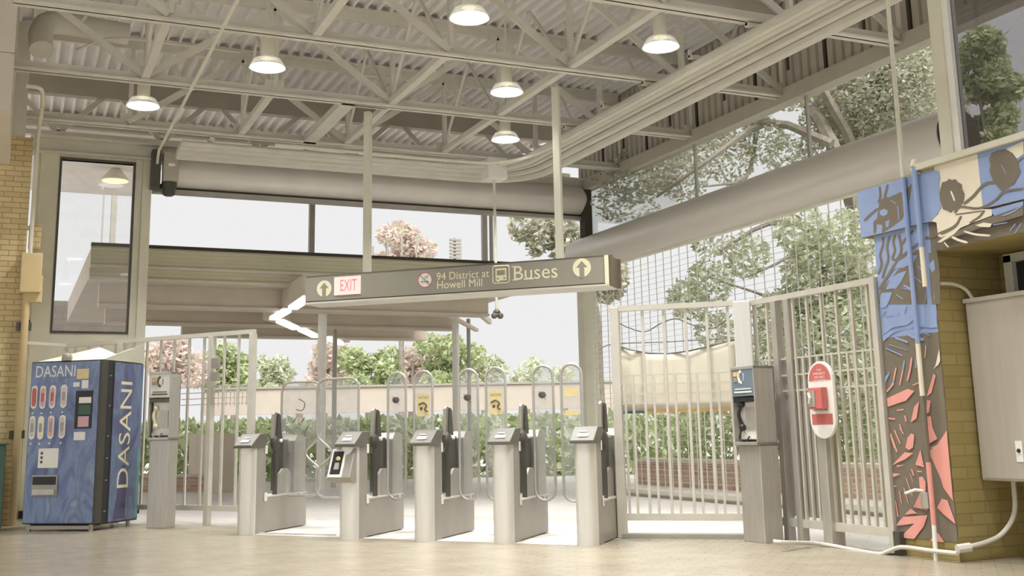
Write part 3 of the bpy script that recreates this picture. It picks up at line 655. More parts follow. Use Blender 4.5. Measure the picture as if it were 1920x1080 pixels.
tag(mb.build('cable', M['wire']), 'straight thin cable stretched across the swing gate above the banner', 'cable')
mb = MB(); mb.tube(smooth_path(wirepath([(1157, 604), (1180, 615), (1210, 622), (1240, 606), (1268, 598), (1300, 610), (1335, 616), (1362, 600), (1372, 590)], .04), 4), .006, 6)
tag(mb.build('cable', M['wire']), 'wavy thin cable looping near the top of the swing gate', 'cable')

# ================================================================== RIGHT FENCE
t = thing('picket_fence', 'silver picket fence between the right pay phone and the painted mural', 'fence', (6.5, 8.1, 0))
ya, yb = 8.92, 7.2; zt = 2.21
mb = MB(); mb.box(6.47, 6.53, yb, ya, zt-.05, zt); mb.build('top_rail', M['fence'], t, True)
mb = MB(); mb.box(6.475, 6.525, yb, ya, .13, .20); mb.build('bottom_rail', M['fence'], t, True)
for y in (8.55, 8.36):
    mb = MB(); mb.box(6.46, 6.54, y-.035, y+.035, 0, zt-.05); mb.build('post', M['steel'], t, True, bevel=.004)
mb = MB(); mb.box(6.46, 6.54, 7.18, 7.24, 0, zt); mb.build('post', M['fence'], t, True)
for k in range(17):
    y = 7.31+k*.0985
    if abs(y-8.55) < .06 or abs(y-8.36) < .06: continue
    mb = MB(); mb.box(6.488, 6.512, y-.012, y+.012, .2, zt-.05 if k % 2 == 0 else 1.62); mb.build('bar', M['fence'], t, True)
for z in (1.62, 1.47, 1.33):
    mb = MB(); mb.box(6.494, 6.506, yb, ya, z-.008, z+.008); mb.build('crossbar', M['fence'], t, True)
mb = MB(); mb.box(6.52, 6.53, 8.05, 8.62, .22, 1.62); mb.build('sheet_panel', M['steel_dk'], t, True, label='taupe sheet metal panel')
mb = MB(); mb.box(6.44, 6.62, 7.10, 7.17, 0, .18); mb.box(6.40, 6.50, 7.17, 7.30, 0, .012); mb.build('foot_shoe', M['dark'], t, True)

# ================================================================== LEFT FENCE
L0 = Vector((2.60, 13.45, 0)); L1 = Vector((.66, 15.95, 0)); ldv = (L1-L0).normalized(); ln = Vector((-ldv.y, ldv.x, 0)); LL = (L1-L0).length
t = thing('picket_fence', 'silver picket fence running behind the vending machine to the leftmost fare gate', 'fence', L0, ang(ldv))
zt = 2.27
mb = MB(); mb.box(-.03, LL, -.03, .03, zt-.05, zt); mb.build('top_rail', M['fence'], t)
mb = MB(); mb.box(0, LL, -.02, .02, .17, .23); mb.build('bottom_rail', M['fence'], t)
def lx(px, py): return local(t, at_pl(px, py, L0, ln)).x
for px, w in ((474, .035), (398, .035), (229, .035), (122, .035)):
    x = lx(px, 660); mb = MB(); mb.box(x-w, x+w, -w, w, 0, zt-.05); mb.build('post', M['fence'], t, bevel=.004)
for px in (448, 421, 383, 355, 327, 302, 276, 249, 216, 190, 166, 141):
    x = lx(px, 660); mb = MB(); mb.box(x-.013, x+.013, -.013, .013, .23, zt-.05); mb.build('bar', M['fence'], t)
x0, x1 = lx(470, 745), lx(402, 745)
mb = MB()
for z in (1.62, 1.55, 1.48, 1.41): mb.bar((x0, 0, z), (lx(340, 745), 0, z), .01, .01)
for k in range(10): x = x0+(x1-x0)*k/9; mb.bar((x, 0, 1.38), (x, 0, 1.64), .008, .008)
mb.build('wire_grid', M['fence'], t)
mb = MB(); x = lx(398, 700); mb.box(x-.16, x-.06, .03, .09, 1.68, 1.78); mb.box(x-.16, x-.06, .03, .09, 1.83, 1.95); mb.build('latch_box', M['steel_dk'], t)
mb = MB(); mb.bar((.66, 15.95, 2.25), (.08, 15.58, 2.25), .04, .04); mb.build('return_rail', M['fence'], t, True)

# ================================================================== VENDING MACHINE
VF = Vector((.216, 14.514, 0)); VY = -R_(37); VW, VD, VH = .94, .88, 1.93
t = thing('vending_machine', 'blue bottled water vending machine with a peaked cream cover on top', 'vending machine', VF, VY)
vn = Vector((math.sin(-VY)*1.0, math.cos(VY), 0)); vx = Vector((math.cos(VY), math.sin(VY), 0))
def vf(px, py): v = local(t, at_pl(px, py, VF, vn)); return v.x, v.z
def vs_(px, py): v = local(t, at_pl(px, py, VF+vx*VW, vx)); return v.y, v.z
def wave_mat(name, cs, sc):
    m = bpy.data.materials.new(name); m.use_nodes = True; nt = m.node_tree; b = nt.nodes['Principled BSDF']; L = nt.links.new
    tc = nt.nodes.new('ShaderNodeTexCoord'); mp = nt.nodes.new('ShaderNodeMapping'); mp.inputs['Scale'].default_value = sc
    nz = nt.nodes.new('ShaderNodeTexNoise'); nz.inputs['Scale'].default_value = 2.2; nz.inputs['Detail'].default_value = 6; nz.inputs['Distortion'].default_value = 1.2
    rp = nt.nodes.new('ShaderNodeValToRGB')
    while len(rp.color_ramp.elements) < len(cs): rp.color_ramp.elements.new(.5)
    for i, q in enumerate(cs): rp.color_ramp.elements[i].position = .28+.44*i/(len(cs)-1); rp.color_ramp.elements[i].color = q
    L(tc.outputs['Object'], mp.inputs[0]); L(mp.outputs[0], nz.inputs['Vector']); L(nz.outputs['Fac'], rp.inputs[0]); L(rp.outputs[0], b.inputs['Base Color'])
    b.inputs['Roughness'].default_value = .28; return m
M['vfront'] = wave_mat('rippled_blue_print', [c(84, 92, 128), c(104, 118, 158), c(128, 146, 182), c(108, 120, 156), c(140, 162, 186)], (2.2, 1, .8))
M['vside'] = wave_mat('blue_violet_print', [c(76, 76, 112), c(92, 100, 142), c(108, 130, 162), c(98, 96, 136), c(116, 152, 166)], (1, 1.2, .6))
mb = MB(); mb.box(.02, VW-.005, .12, VD, .06, VH); mb.build('cabinet', M['black'], t)
mb = MB(); mb.box(0, VW, .0, .13, .075, VH+.005); mb.build('door_shell', M['dark'], t, bevel=.01)
mb = MB(); mb.box(.012, VW-.03, -.008, .0, .09, VH-.01); mb.build('front_panel', M['vfront'], t, bevel=.006)
mb = MB(); mb.box(VW-.006, VW+.004, .26, VD-.005, .08, VH-.01); side = mb.build('side_panel', M['vside'], t)
mb = MB()
for z in (.2, .55, .8, 1.05, 1.4, 1.75): mb.box(VW, VW+.004, .16, .2, z, z+.012)
mb.build('rivet_row', M['steel_dk'], t)
mb = MB(); mb.box(.06, VW-.06, -.004, .2, .02, .06); mb.build('kick_plate', M['steel_dk'], t)
for x in (.07, VW-.07):
    for y in (.04, VD-.08):
        mb = MB(); mb.tube([(x, y, 0), (x, y, .07)], .025, 8); mb.build('foot', M['steel'], t)
# swoosh shapes on the side
mb = MB(); e = VW+.0045
mb.prism([(e, y, z) for y, z in [(.36, .1), (.44, .5), (.50, .72), (.56, .72), (.60, .45), (.60, .1)]], (.001, 0, 0)); mb.prism([(e, y, z) for y, z in [(.80, .1), (.83, .9), (.86, .9), (.868, .1)]], (.001, 0, 0), 1)
M['violet'] = mat('deep_violet_print', c(76, 70, 116), .3); M['teal'] = mat('teal_print', c(96, 158, 164), .3)
mb.build('bottle_print', [M['violet'], M['teal']], side)
mb = MB(); y0, z0 = vs_(222, 915); y1, z1 = vs_(226, 715)
put_text(mb, 'DASANI', (VW+.006, .64, z0), (0, 0, 1), (0, -1, 0), .24, z1-z0); mb.build('side_lettering', M['signtext'], side)
mb = MB(); x0, z0 = vf(68, 708); x1, z1 = vf(143, 684); put_text(mb, 'DASANI', (x0, -.0095, z0), (1, 0, 0), (0, 0, 1), z1-z0, x1-x0); mb.build('front_lettering', M['white'], t)
cols_ = ['red', 'pinkb', 'pinkb', 'white', 'white', 'signtext', 'pinkb', 'white']
M['pinkb'] = mat('pink_bottle_label', c(216, 170, 176), .4); 
for i, (px, py) in enumerate([(66, 745), (82, 745), (100, 744), (121, 743), (62, 802), (78, 802), (97, 801), (118, 800)]):
    x, z = vf(px, py); h, w = .135, .038
    mb = MB(); P = ring_path(w, z-h, z+h, 7); mb.prism([(x+a, -.008, b) for a, b in P], (0, -.012, 0)); bt_ = mb.build('bottle_button', M['white'], t)
    mb = MB(); P = ring_path(w*.72, z-h*.8, z+h*.8, 7); mb.prism([(x+a, -.0202, b) for a, b in P], (0, -.003, 0)); mb.box(x-.018, x+.018, -.026, -.0232, z-.05, z+.05, 1); mb.build('bottle_picture', [M[cols_[i]] if cols_[i] != 'white' else M['steel'], M['red'] if i < 3 else M['steel_dk']], bt_)
    mb = MB(); mb.ball((x-.01, -.01, z-h-.05), .013, 8); mb.build('select_lamp', M['white'], t)
def vpanel(name, a, b, mt, d=.006, bev=0):
    x0, z1 = vf(*a); x1, z0 = vf(*b); mb = MB(); mb.box(x0, x1, -.008-d, -.008, z0, z1); return mb.build(name, mt, t, bevel=bev)
vpanel('price_plate', (146, 692), (167, 710), M['yellow']); vpanel('coin_plate', (155, 713), (166, 728), M['white']); vpanel('small_label', (139, 717), (150, 725), M['white'])
o = vpanel('bill_window', (144, 733), (172, 803), M['black'])
x0, z1 = vf(150, 745); x1, z0 = vf(170, 800)
mb = MB(); mb.box(x0, x1, -.018, -.0145, z0+.27, z1, 0); mb.box(x0, x1, -.018, -.0145, z0+.14, z0+.25, 1); mb.box(x0, x1-.02, -.018, -.0145, z0, z0+.12, 2); mb.build('bill_slot_sticker', [M['white'], M['leafY'] if 'leafY' in M else M['green'], M['pinkb']], o)
vpanel('small_label', (140, 810), (160, 825), M['white'])
o = vpanel('notice', (74, 841), (109, 877), M['white']); x0, z1 = vf(78, 845); x1, z0 = vf(86, 872)
mb = MB(); [mb.box(x0, x0+.03, -.0155, -.0145, z0+.02+k*.05, z0+.05+k*.05) for k in range(3)]; mb.build('notice_print', M['ink'], o)
x0, z1 = vf(64, 894); x1, z0 = vf(107, 927)
mb = MB(); mb.box(x0-.01, x1+.01, -.03, -.008, z0-.02, z1+.02); mb.build('delivery_frame', M['steel_dk'], t, bevel=.006)
mb = MB(); mb.box(x0+.005, x1-.005, -.033, -.029, z0+.11, z1); mb.build('delivery_hatch', M['black'], t)
mb = MB(); mb.box(x0+.03, x1-.005, -.06, -.03, z0, z0+.06); mb.build('delivery_tray', M['steel'], t)
# peaked cover lying on top
h = VH+.006
ct = thing('sloped_cover', 'peaked cream cover lying on top of the blue vending machine', 'cover', VF+Vector((0, 0, h)), VY)
mb = MB(); mb.add([(.08, .0, 0), (VW, .0, 0), (VW, VD, 0), (.08, VD, 0), (.70, .30, .17), (VW-.02, .36, .07), (VW, VD, .24)], [(0, 1, 4), (1, 5, 4), (1, 6, 5), (1, 2, 6), (0, 4, 3), (4, 5, 3), (5, 6, 3), (3, 6, 2), (0, 3, 2, 1)])
mb.build('cover_sheet', M['cream'], ct)
mb = MB(); mb.lathe([(.06, .0), (.06, .04), (.05, .07), (.02, .085)], .47, -.002, 12); mb.build('knob', M['steel_dk'], ct)

# ================================================================== PAY PHONES
def payphone(label, loc, rz, w, d, zlo, zhi, handset, sign):
    t = thing('pay_phone', label, 'pay phone', loc, rz, 'pay phones')
    mb = MB(); mb.box(.02, w-.01, .03, d, 0, zlo); mb.build('pedestal', M['steel'], t, bevel=.006)
    mb = MB(); mb.box(0, .012, 0, d, zlo, zhi); mb.box(w-.012, w, 0, d, zlo, zhi); mb.box(0, w, d-.02, d, zlo, zhi); mb.box(0, w, 0, d, zhi-.03, zhi); mb.box(0, w, 0, d, zlo, zlo+.03); mb.build('enclosure', M['steel'], t, bevel=.004)
    zs = zlo+(zhi-zlo)*.62
    mb = MB(); mb.box(.012, w-.012, .005, .03, zs, zhi-.03); o = mb.build('sign_plate', M[sign], t)
    mb = MB(); zz = zs+(zhi-zs)*.45
    mb.box(.035, .095, .0, .004, zz+.06, zz+.10, 0); mb.box(.035, .095, .0, .004, zz+.01, zz+.05, 1)
    mb.tube(smooth_path([(.125, .002, zz+.10), (.115, .002, zz+.05), (.13, .002, zz)], 4), .012, 6, 2); mb.ball((.14, .002, zz+.10), .016, 8, 2, (1, .2, 1)); mb.ball((.145, .002, zz), .016, 8, 2, (1, .2, 1))
    mb.tube([(.165+.02*math.cos(a), .002, zz+.05+.04*math.sin(a)) for a in [-1+2*k/5 for k in range(6)]], .004, 5, 2)
    mb.box(.04, w-.04, .0, .004, zs+.03, zs+.045, 2); mb.box(.05, w-.05, .0, .004, zs+.06, zs+.07, 2); mb.build('phone_symbol', [M['orange'], M['steel_dk'], M['ink'] if sign == 'white' else M['white']], o)
    mb = MB(); mb.box(.03, w-.02, .06, .10, zlo+.05, zs-.05); ph = mb.build('phone_body', M['white'], t, bevel=.006)
    hm = M[handset]; hx = .075
    mb = MB(); mb.tube(smooth_path([(hx, .045, zlo+.36), (hx-.012, .02, zlo+.28), (hx, .045, zlo+.18)], 5), .017, 8); mb.ball((hx+.01, .04, zlo+.37), .034, 10); mb.ball((hx+.01, .04, zlo+.16), .034, 10); mb.build('handset', hm, t, smooth=True)
    mb = MB(); mb.tube(smooth_path([(hx, .04, zlo+.15), (hx-.02, .02, zlo+.06), (hx+.05, .02, zlo+.02), (hx+.09, .05, zlo+.08)], 5), .008, 6); mb.build('cord', hm if handset != 'signtext' else M['steel_dk'], t)
    mb = MB(); mb.box(.12, w-.05, .05, .06, zlo+.14, zlo+.34); mb.build('keypad', M['steel'], ph)
    mb = MB(); mb.box(.012, w-.012, .01, .035, zs-.05, zs-.012); mb.build('hood_strip', M['black'] if handset == 'black' else M['head'], t)
    return t
payphone('silver pay phone with a cream handset beside the blue vending machine', (1.50, 13.98, 0), -R_(40), .29, .22, 1.0, 1.79, 'signtext', 'white')
M['phblue'] = mat('slate_blue_sign', c(110, 128, 140), .5)
payphone('silver pay phone with a black handset beside the swing gate', (6.12, 8.79, 0), -R_(87), .33, .24, .85, 1.56, 'black', 'phblue')

# fire telephone post
t = thing('fire_phone_post', 'white paddle sign with a red fire telephone on a grey post by the right fence', 'emergency phone', (6.43, 7.96, 0))
mb = MB(); mb.box(6.435, 6.58, 7.90, 8.01, 0, 1.0); mb.build('post', M['steel'], t, True, bevel=.006)
cyy = 7.87; P = ring_path(.165, .90, 1.56, 13)
mb = MB(); mb.prism([(6.43, cyy+a, b) for a, b in P], (-.03, 0, 0)); pd = mb.build('paddle', M['white'], t, True, bevel=.004)
mb = MB(); top = [(a, b) for a, b in ring_path(.145, .9, 1.54, 13) if b >= 1.37]; mb.prism([(6.3995, cyy+a, b) for a, b in top], (-.002, 0, 0)); mb.build('red_field', M['red'], pd, True); mb = MB(); mb.prism([(6.3995, cyy+a, b) for a, b in [(-.135, 1.02), (.135, 1.02), (.135, 1.11), (-.135, 1.11)]], (-.002, 0, 0)); 
mb.build('red_field', M['red'], pd, True)
mb = MB()
for i, s in enumerate(['FOR', 'EMERGENCY', 'USE ONLY', 'LIFT PHONE']):
    w_ = [.06, .16, .14, .16][i]; put_text(mb, s, (6.397, cyy+w_/2, 1.475-i*.03), (0, -1, 0), (0, 0, 1), .019, w_)
mb.build('lettering', M['white'], pd, True)
mb = MB(); put_text(mb, 'FIRE PHONE', (6.397, cyy+.12, 1.135), (0, -1, 0), (0, 0, 1), .02, .2); mb.build('lettering', M['ink'], pd, True)
mb = MB(); mb.box(6.33, 6.40, 7.78, 7.96, 1.15, 1.335); o = mb.build('phone_box', M['red'], t, True, bevel=.008)
mb = MB(); mb.box(6.322, 6.331, 7.86, 7.94, 1.17, 1.31); mb.tube([(6.315, 7.93, 1.29), (6.31, 7.91, 1.25), (6.315, 7.93, 1.2)], .012, 6, 1); mb.build('handset', [M['steel'], M['white']], o, True)

# ================================================================== HANGING SIGN
P1 = Vector((4.0, 13.62, 0)); P2 = Vector((5.88, 11.87, 0)); gd = (P2-P1).normalized(); gn = Vector((-gd.y, gd.x, 0))
O = P1-gd*.82; t = thing('hanging_sign', 'long grey brown overhead sign reading Buses with arrows, hung above the fare gates', 'sign', (O.x, O.y, 2.68), ang(gd))
def gs(px, py): v = local(t, at_pl(px, py, P1, gn)); return v.x, v.z
GL, GH, GD = 4.02, .355, .40
mb = MB(); mb.box(0, GL, 0, .02, .03, GH); mb.box(0, GL, GD-.02, GD, .03, GH); mb.box(0, GL, 0, GD, GH-.02, GH); mb.build('sign_face', M['signbrown'], t)
mb = MB(); mb.box(0, GL, 0.01, GD, .012, .03, 1); mb.box(-.0, GL, -.02, GD+.02, -.01, .012); mb.build('bottom_trim', [M['ceil'], M['signdark']], t)
mb = MB(); mb.box(GL-.05, GL-.002, -.012, .0, .0, GH); mb.build('end_strip', M['signtext'], t)
mb = MB(); mb.box(GL, GL+.012, .0, GD, .0, GH, 0); mb.box(GL, GL+.05, 0, .02, .0, GH, 0); mb.box(GL, GL+.05, GD-.02, GD, 0, GH, 0); mb.build('end_panel', M['signdark'], t); mb = MB(); mb.box(0, .012, .02, GD-.02, .03, GH-.02); mb.build('end_panel', M['signdark'], t)
def arrow(cx, cz, r):
    mb = MB(); y = -.003
    ap = [(0, .72), (.62, .02), (.26, .02), (.26, -1.1), (-.26, -1.1), (-.26, .02), (-.62, .02)]
    mb.prism([(cx+a, y, cz+b) for a, b in circ(28, r)], (0, .002, 0)); mb.prism([(cx+a*r, y-.001, cz+b*r) for a, b in ap], (0, -.001, 0), 1)
    mb.build('arrow_symbol', [M['signtext'], M['signbrown']], t)
x, z = gs(608, 541); arrow(x, z, .105)
x, z = gs(1091, 502); arrow(x, z, .112)
x0, z1 = gs(628, 521); x1, z0 = gs(677, 551)
mb = MB(); mb.box(x0, x1, -.02, 0, z0, z1+.005); o = mb.build('exit_panel', M['exitlit'], t)
mb = MB(); put_text(mb, 'EXIT', (x0+.09, -.0215, z0+.05), (1, 0, 0), (0, 0, 1), z1-z0-.085, (x1-x0)*.62); mb.build('exit_letters', M['redlit'], o)
x, z = gs(797, 525); r = .10
mb = MB(); mb.prism([(x+a, -.002, z+b) for a, b in circ(24, r)], (0, .001, 0), 1); mb.prism([(x+a, -.003, z+b) for a, b in circ(24, r*.86)], (0, .001, 0), 0)
mb.bar((x-.07, -.005, z+.07), (x+.07, -.005, z-.07), .004, .018, 2, up=(0, 1, 0)); mb.bar((x-.055, -.005, z-.02), (x+.05, -.005, z-.02), .004, .03, 2, up=(0, 1, 0)); mb.bar((x+.0, -.005, z+.03), (x+.05, -.005, z+.05), .004, .014, 2, up=(0, 1, 0))
mb.build('no_smoking_symbol', [M['white'], M['red'], M['ink']], t)
mb = MB()
x0, z0 = gs(819, 525); x1, z1 = gs(917, 499); put_text(mb, '94 District at', (x0, -.003, z0-.006), (1, 0, 0), (0, 0, 1), .095, x1-x0)
mb.build('small_lettering', M['signtext'], t); mb = MB()
x0, z0 = gs(820, 541); x1, z1 = gs(904, 516); put_text(mb, 'Howell Mill', (x0, -.003, z0-.006), (1, 0, 0), (0, 0, 1), .095, x1-x0)
mb.build('small_lettering', M['signtext'], t); mb = MB()
x0, z0 = gs(964, 525); x1, z1 = gs(1045, 497); put_text(mb, 'Buses', (x0, -.003, z0-.005), (1, 0, 0), (0, 0, 1), .172, x1-x0)
# serifs of the large word
hB = .172; zz = z0-.005
for fx in (.02, .27, .40): mb.box(x0+(x1-x0)*fx-.03, x0+(x1-x0)*fx+.035, -.004, -.002, zz-.001, zz+.012)
mb.box(x0-.03, x0+.04, -.004, -.002, zz+hB-.012, zz+hB)
mb.build('lettering', M['signtext'], t)
x0, z0 = gs(924, 530); x1, z1 = gs(955, 499)
mb = MB(); cx = (x0+x1)/2; cz = (z0+z1)/2; w = .105
rr = [(cx+sx_*(w-.03)+.03*math.cos(a), cz+sz*(w-.03)+.03*math.sin(a)) for sx_, sz, a0 in ((1, 1, 0), (-1, 1, math.pi/2), (-1, -1, math.pi), (1, -1, 1.5*math.pi)) for a in [a0+math.pi/2*k/4 for k in range(5)]]
mb.tube([(a, -.003, b) for a, b in rr], .006, 6, closed=True)
mb.box(cx-.07, cx+.07, -.004, -.002, cz-.075, cz+.075); mb.box(cx-.052, cx+.052, -.006, -.004, cz-.01, cz+.05, 1); mb.box(cx-.055, cx-.03, -.006, -.004, cz-.06, cz-.04, 1); mb.box(cx+.03, cx+.055, -.006, -.004, cz-.06, cz-.04, 1); mb.box(cx-.05, cx-.02, -.006, -.004, cz-.09, cz-.075, 0)
mb.build('bus_symbol', [M['signtext'], M['signbrown']], t)
for px in ((675, 510, 5.2), (1041, 482, 5.22)):
    x, z = gs(px[0], px[1]); mb = MB(); mb.box(x-.042, x+.042, .16, .244, GH-.02, px[2]-2.68); mb.build('hanger_post', M['cream'], t)

# camera pole
t = thing('hanging_camera', 'white ceiling box with a long stem and twin dome cameras at its lower end', 'security camera', (6.72, 15.7, 5.2))
mb = MB(); mb.box(6.56, 6.88, 15.55, 15.85, 4.88, 5.22); mb.build('box', M['white'], t, True, bevel=.01)
mb = MB(); mb.tube([(6.72, 15.7, 4.88), (6.725, 15.7, 2.84)], .022, 10); mb.build('stem', M['cream'], t, True, smooth=True)
mb = MB(); mb.lathe([(.05, 2.80), (.06, 2.82), (.03, 2.86)], 6.725, 15.7, 12); mb.build('collar', M['head'], t, True)
for dx in (-.05, .05):
    mb = MB(); mb.ball((6.725+dx, 15.68, 2.76), .05, 12); mb.build('dome', M['head'], t, True, smooth=True)

# ================================================================== MURAL
mt = thing('mural', 'painted mural of dark leaves on blue, cream and coral on the right pillar', 'mural', (6.46, 6.86, .1))
T5 = lambda x, y: (1600+x/3.375, 250+y/3.375); T6 = lambda x, y: (1620+x/3.6, 540+y/3.6); T7 = lambda x, y: (1620+x/3.857, 800+y/3.857)
XB, XP = 6.466, 6.496
layer = {}; cnt = [0]
def paint(T, pts, col, lev, X):
    P = []; cnt[0] += 1
    for p in pts:
        q = at_x(*T(*p), X); yy = min(max(q.y, 6.553), 7.166) if (X == XP and T is not T5) else (min(q.y, 7.286) if X == XB else min(q.y, 7.166)); P.append(Vector((X-.0012*lev-.00002*cnt[0], yy, max(q.z, .13))))
    if max((a-b).length for a in P for b in P) < .01: return
    P = [p for i, p in enumerate(P) if (p-P[i-1]).length > 1e-5]
    if len(P) < 3: return
    layer.setdefault('m', MB()).prism(P, (.001, 0, 0), ['blue', 'mcream', 'pink', 'mdark'].index(col))
def stroke(T, pts, w, col, lev, X):
    P = [Vector((a, b, 0)) for a, b in pts]
    if len(P) > 2: P = smooth_path(P, 4)
    n = len(P); Lf = []; Rg = []
    for i in range(n):
        d = (P[min(i+1, n-1)]-P[max(i-1, 0)]).normalized(); k = Vector((-d.y, d.x, 0))*(w/2)*(1 if 0 < i < n-1 else .6)
        Lf.append(P[i]+k); Rg.append(P[i]-k)
    for i in range(n-1): paint(T, [(q.x, q.y) for q in (Lf[i], Lf[i+1], Rg[i+1], Rg[i])], col, lev, X)
def rect(X, y0, y1, z0, z1, col, lev): layer.setdefault('m', MB()).box(X-.0012*lev, X-.0012*lev+.001, y0, y1, z0, z1, ['blue', 'mcream', 'pink', 'mdark'].index(col))
yc = lambda px, X=XB: at_x(px, 380, X).y
rect(XP, 6.552, 7.168, 1.70, 2.55, 'blue', 1); rect(XP, 6.552, 7.168, .14, 1.70, 'mdark', 1)
rect(XB, yc(1758), 7.288, 2.552, 2.948, 'blue', 1); rect(XB, yc(1842), yc(1758), 2.552, 2.968, 'mcream', 1); rect(XB, 4.5, yc(1842), 2.552, 2.968, 'blue', 1)
rect(XP, yc(1745, XP)+.0, 6.552, 2.325, 2.55, 'blue', 1) if False else None
rect(XP, 4.5, 6.552, 2.325, 2.55, 'mdark', 1)
d, b_, cr, pk = 'mdark', 'blue', 'mcream', 'pink'
# upper pillar
paint(T5, [(165, 430), (205, 400), (225, 405), (330, 360), (372, 318), (362, 400), (345, 470), (310, 545), (250, 590), (200, 622), (182, 632), (185, 580), (150, 575), (145, 630), (130, 634), (128, 560), (150, 540), (160, 480)], d, 2, XB)
paint(T5, [(170, 490), (195, 478), (222, 490), (215, 515), (190, 525), (170, 512)], b_, 3, XB); paint(T5, [(205, 560), (230, 545), (225, 590), (208, 596)], b_, 3, XB)
for q, w in (([(168, 335), (172, 400), (160, 440)], 16), ([(220, 324), (208, 370), (198, 410)], 15), ([(70, 555), (110, 515), (158, 475)], 16)): stroke(T5, q, w, d, 2, XB)
stroke(T5, [(240, 425), (272, 446)], 9, b_, 3, XB); stroke(T5, [(284, 460), (290, 548)], 9, b_, 3, XB); stroke(T5, [(350, 400), (335, 500)], 5, b_, 3, XB)
for q in ([(188, 655), (190, 700), (172, 770), (180, 830), (160, 890)], [(232, 648), (215, 720), (224, 790), (205, 850), (185, 920)], [(268, 640), (255, 690), (265, 740), (250, 790), (275, 800), (305, 740), (290, 640)], [(380, 615), (330, 670), (312, 700)]): stroke(T5, q, 15, d, 2, XP)
paint(T5, [(180, 985), (265, 890), (330, 810), (400, 735), (440, 745), (455, 880), (470, 1080), (165, 1080), (168, 1010)], d, 2, XP)
stroke(T5, [(435, 680), (300, 790), (235, 880), (168, 985)], 18, d, 2, XP)
paint(T5, [(262, 855), (290, 810), (350, 775), (408, 772), (385, 815), (320, 850)], b_, 3, XP); paint(T5, [(210, 985), (240, 915), (290, 885), (340, 870), (305, 940), (270, 985)], b_, 3, XP); paint(T5, [(172, 1070), (180, 1010), (245, 1005), (215, 1078)], b_, 3, XP)
for q, w in (([(360, 885), (435, 945)], 10), ([(410, 840), (450, 880)], 8), ([(320, 960), (375, 990)], 20), ([(275, 1020), (310, 1045)], 10)): stroke(T5, q, w, b_, 3, XP)
paint(T5, [(480, 760), (530, 735), (545, 830), (550, 900), (555, 1080), (500, 1080)], d, 2, XP); paint(T5, [(480, 830), (512, 800), (520, 860), (500, 880)], b_, 3, XP)
stroke(T5, [(455, 665), (500, 655), (528, 650)], 18, d, 2, XP)
# beam
paint(T5, [(520, 235), (545, 240), (552, 280), (545, 330), (552, 420), (560, 470), (505, 555), (530, 560), (480, 560), (470, 245)], b_, 2, XB)
paint(T5, [(610, 288), (628, 296), (650, 290), (662, 308), (690, 325), (690, 350), (706, 385), (700, 430), (672, 470), (655, 492), (630, 488), (620, 502), (596, 488), (572, 482), (552, 420), (548, 380), (556, 345), (565, 310), (590, 305)], d, 3, XB)
stroke(T5, [(620, 365), (635, 400), (645, 428)], 10, cr, 4, XB)
paint(T5, [(880, 125), (920, 108), (965, 100), (1012, 130), (1020, 150), (1052, 180), (1048, 205), (1062, 245), (1022, 320), (942, 365), (892, 312), (865, 240), (872, 200), (862, 160)], d, 3, XB)
stroke(T5, [(940, 200), (968, 250)], 10, b_, 4, XB)
paint(T5, [(968, 100), (1080, 50), (1080, 130), (1040, 160), (1010, 125)], cr, 2, XB)
stroke(T5, [(1052, 175), (1080, 150)], 14, d, 3, XB)
for q, w in (([(700, 448), (760, 400), (830, 325), (900, 310)], 17), ([(530, 640), (640, 590), (690, 525)], 14), ([(645, 505), (680, 465), (800, 475), (900, 425), (960, 370), (1080, 350)], 14)): stroke(T5, q, w, d, 3, XB)
paint(T5, [(500, 556), (560, 490), (640, 510), (700, 500), (820, 480), (880, 480), (880, 520), (700, 590), (560, 660), (540, 650), (530, 565)], cr, 2, XB)
stroke(T5, [(560, 640), (650, 590), (685, 525)], 15, d, 4, XB); stroke(T5, [(740, 570), (800, 530), (835, 488)], 14, d, 4, XB); stroke(T5, [(650, 515), (720, 505), (830, 490)], 8, d, 4, XB)
paint(T5, [(548, 690), (600, 650), (720, 590), (880, 525), (1080, 448), (1080, 520), (800, 600), (560, 690)], d, 3, XB)
paint(T5, [(880, 482), (1080, 430), (1080, 455), (990, 490), (900, 522), (885, 508)], b_, 4, XB)
for q, w in (([(580, 690), (606, 720)], 14), ([(628, 655), (670, 675), (728, 692)], 15), ([(705, 620), (780, 640), (872, 648)], 13)): stroke(T5, q, w, cr, 4, XB)
paint(T5, [(778, 582), (830, 565), (882, 572), (870, 595), (810, 592)], cr, 4, XB)
paint(T5, [(535, 690), (600, 640), (680, 602), (640, 640), (560, 690)], cr, 4, XB)
for q, w in (([(950, 522), (1010, 500), (1070, 462)], 9), ([(890, 580), (980, 565)], 9), ([(995, 620), (1032, 572)], 9), ([(1028, 632), (1068, 570)], 9)): stroke(T5, q, w, b_, 5, XB)
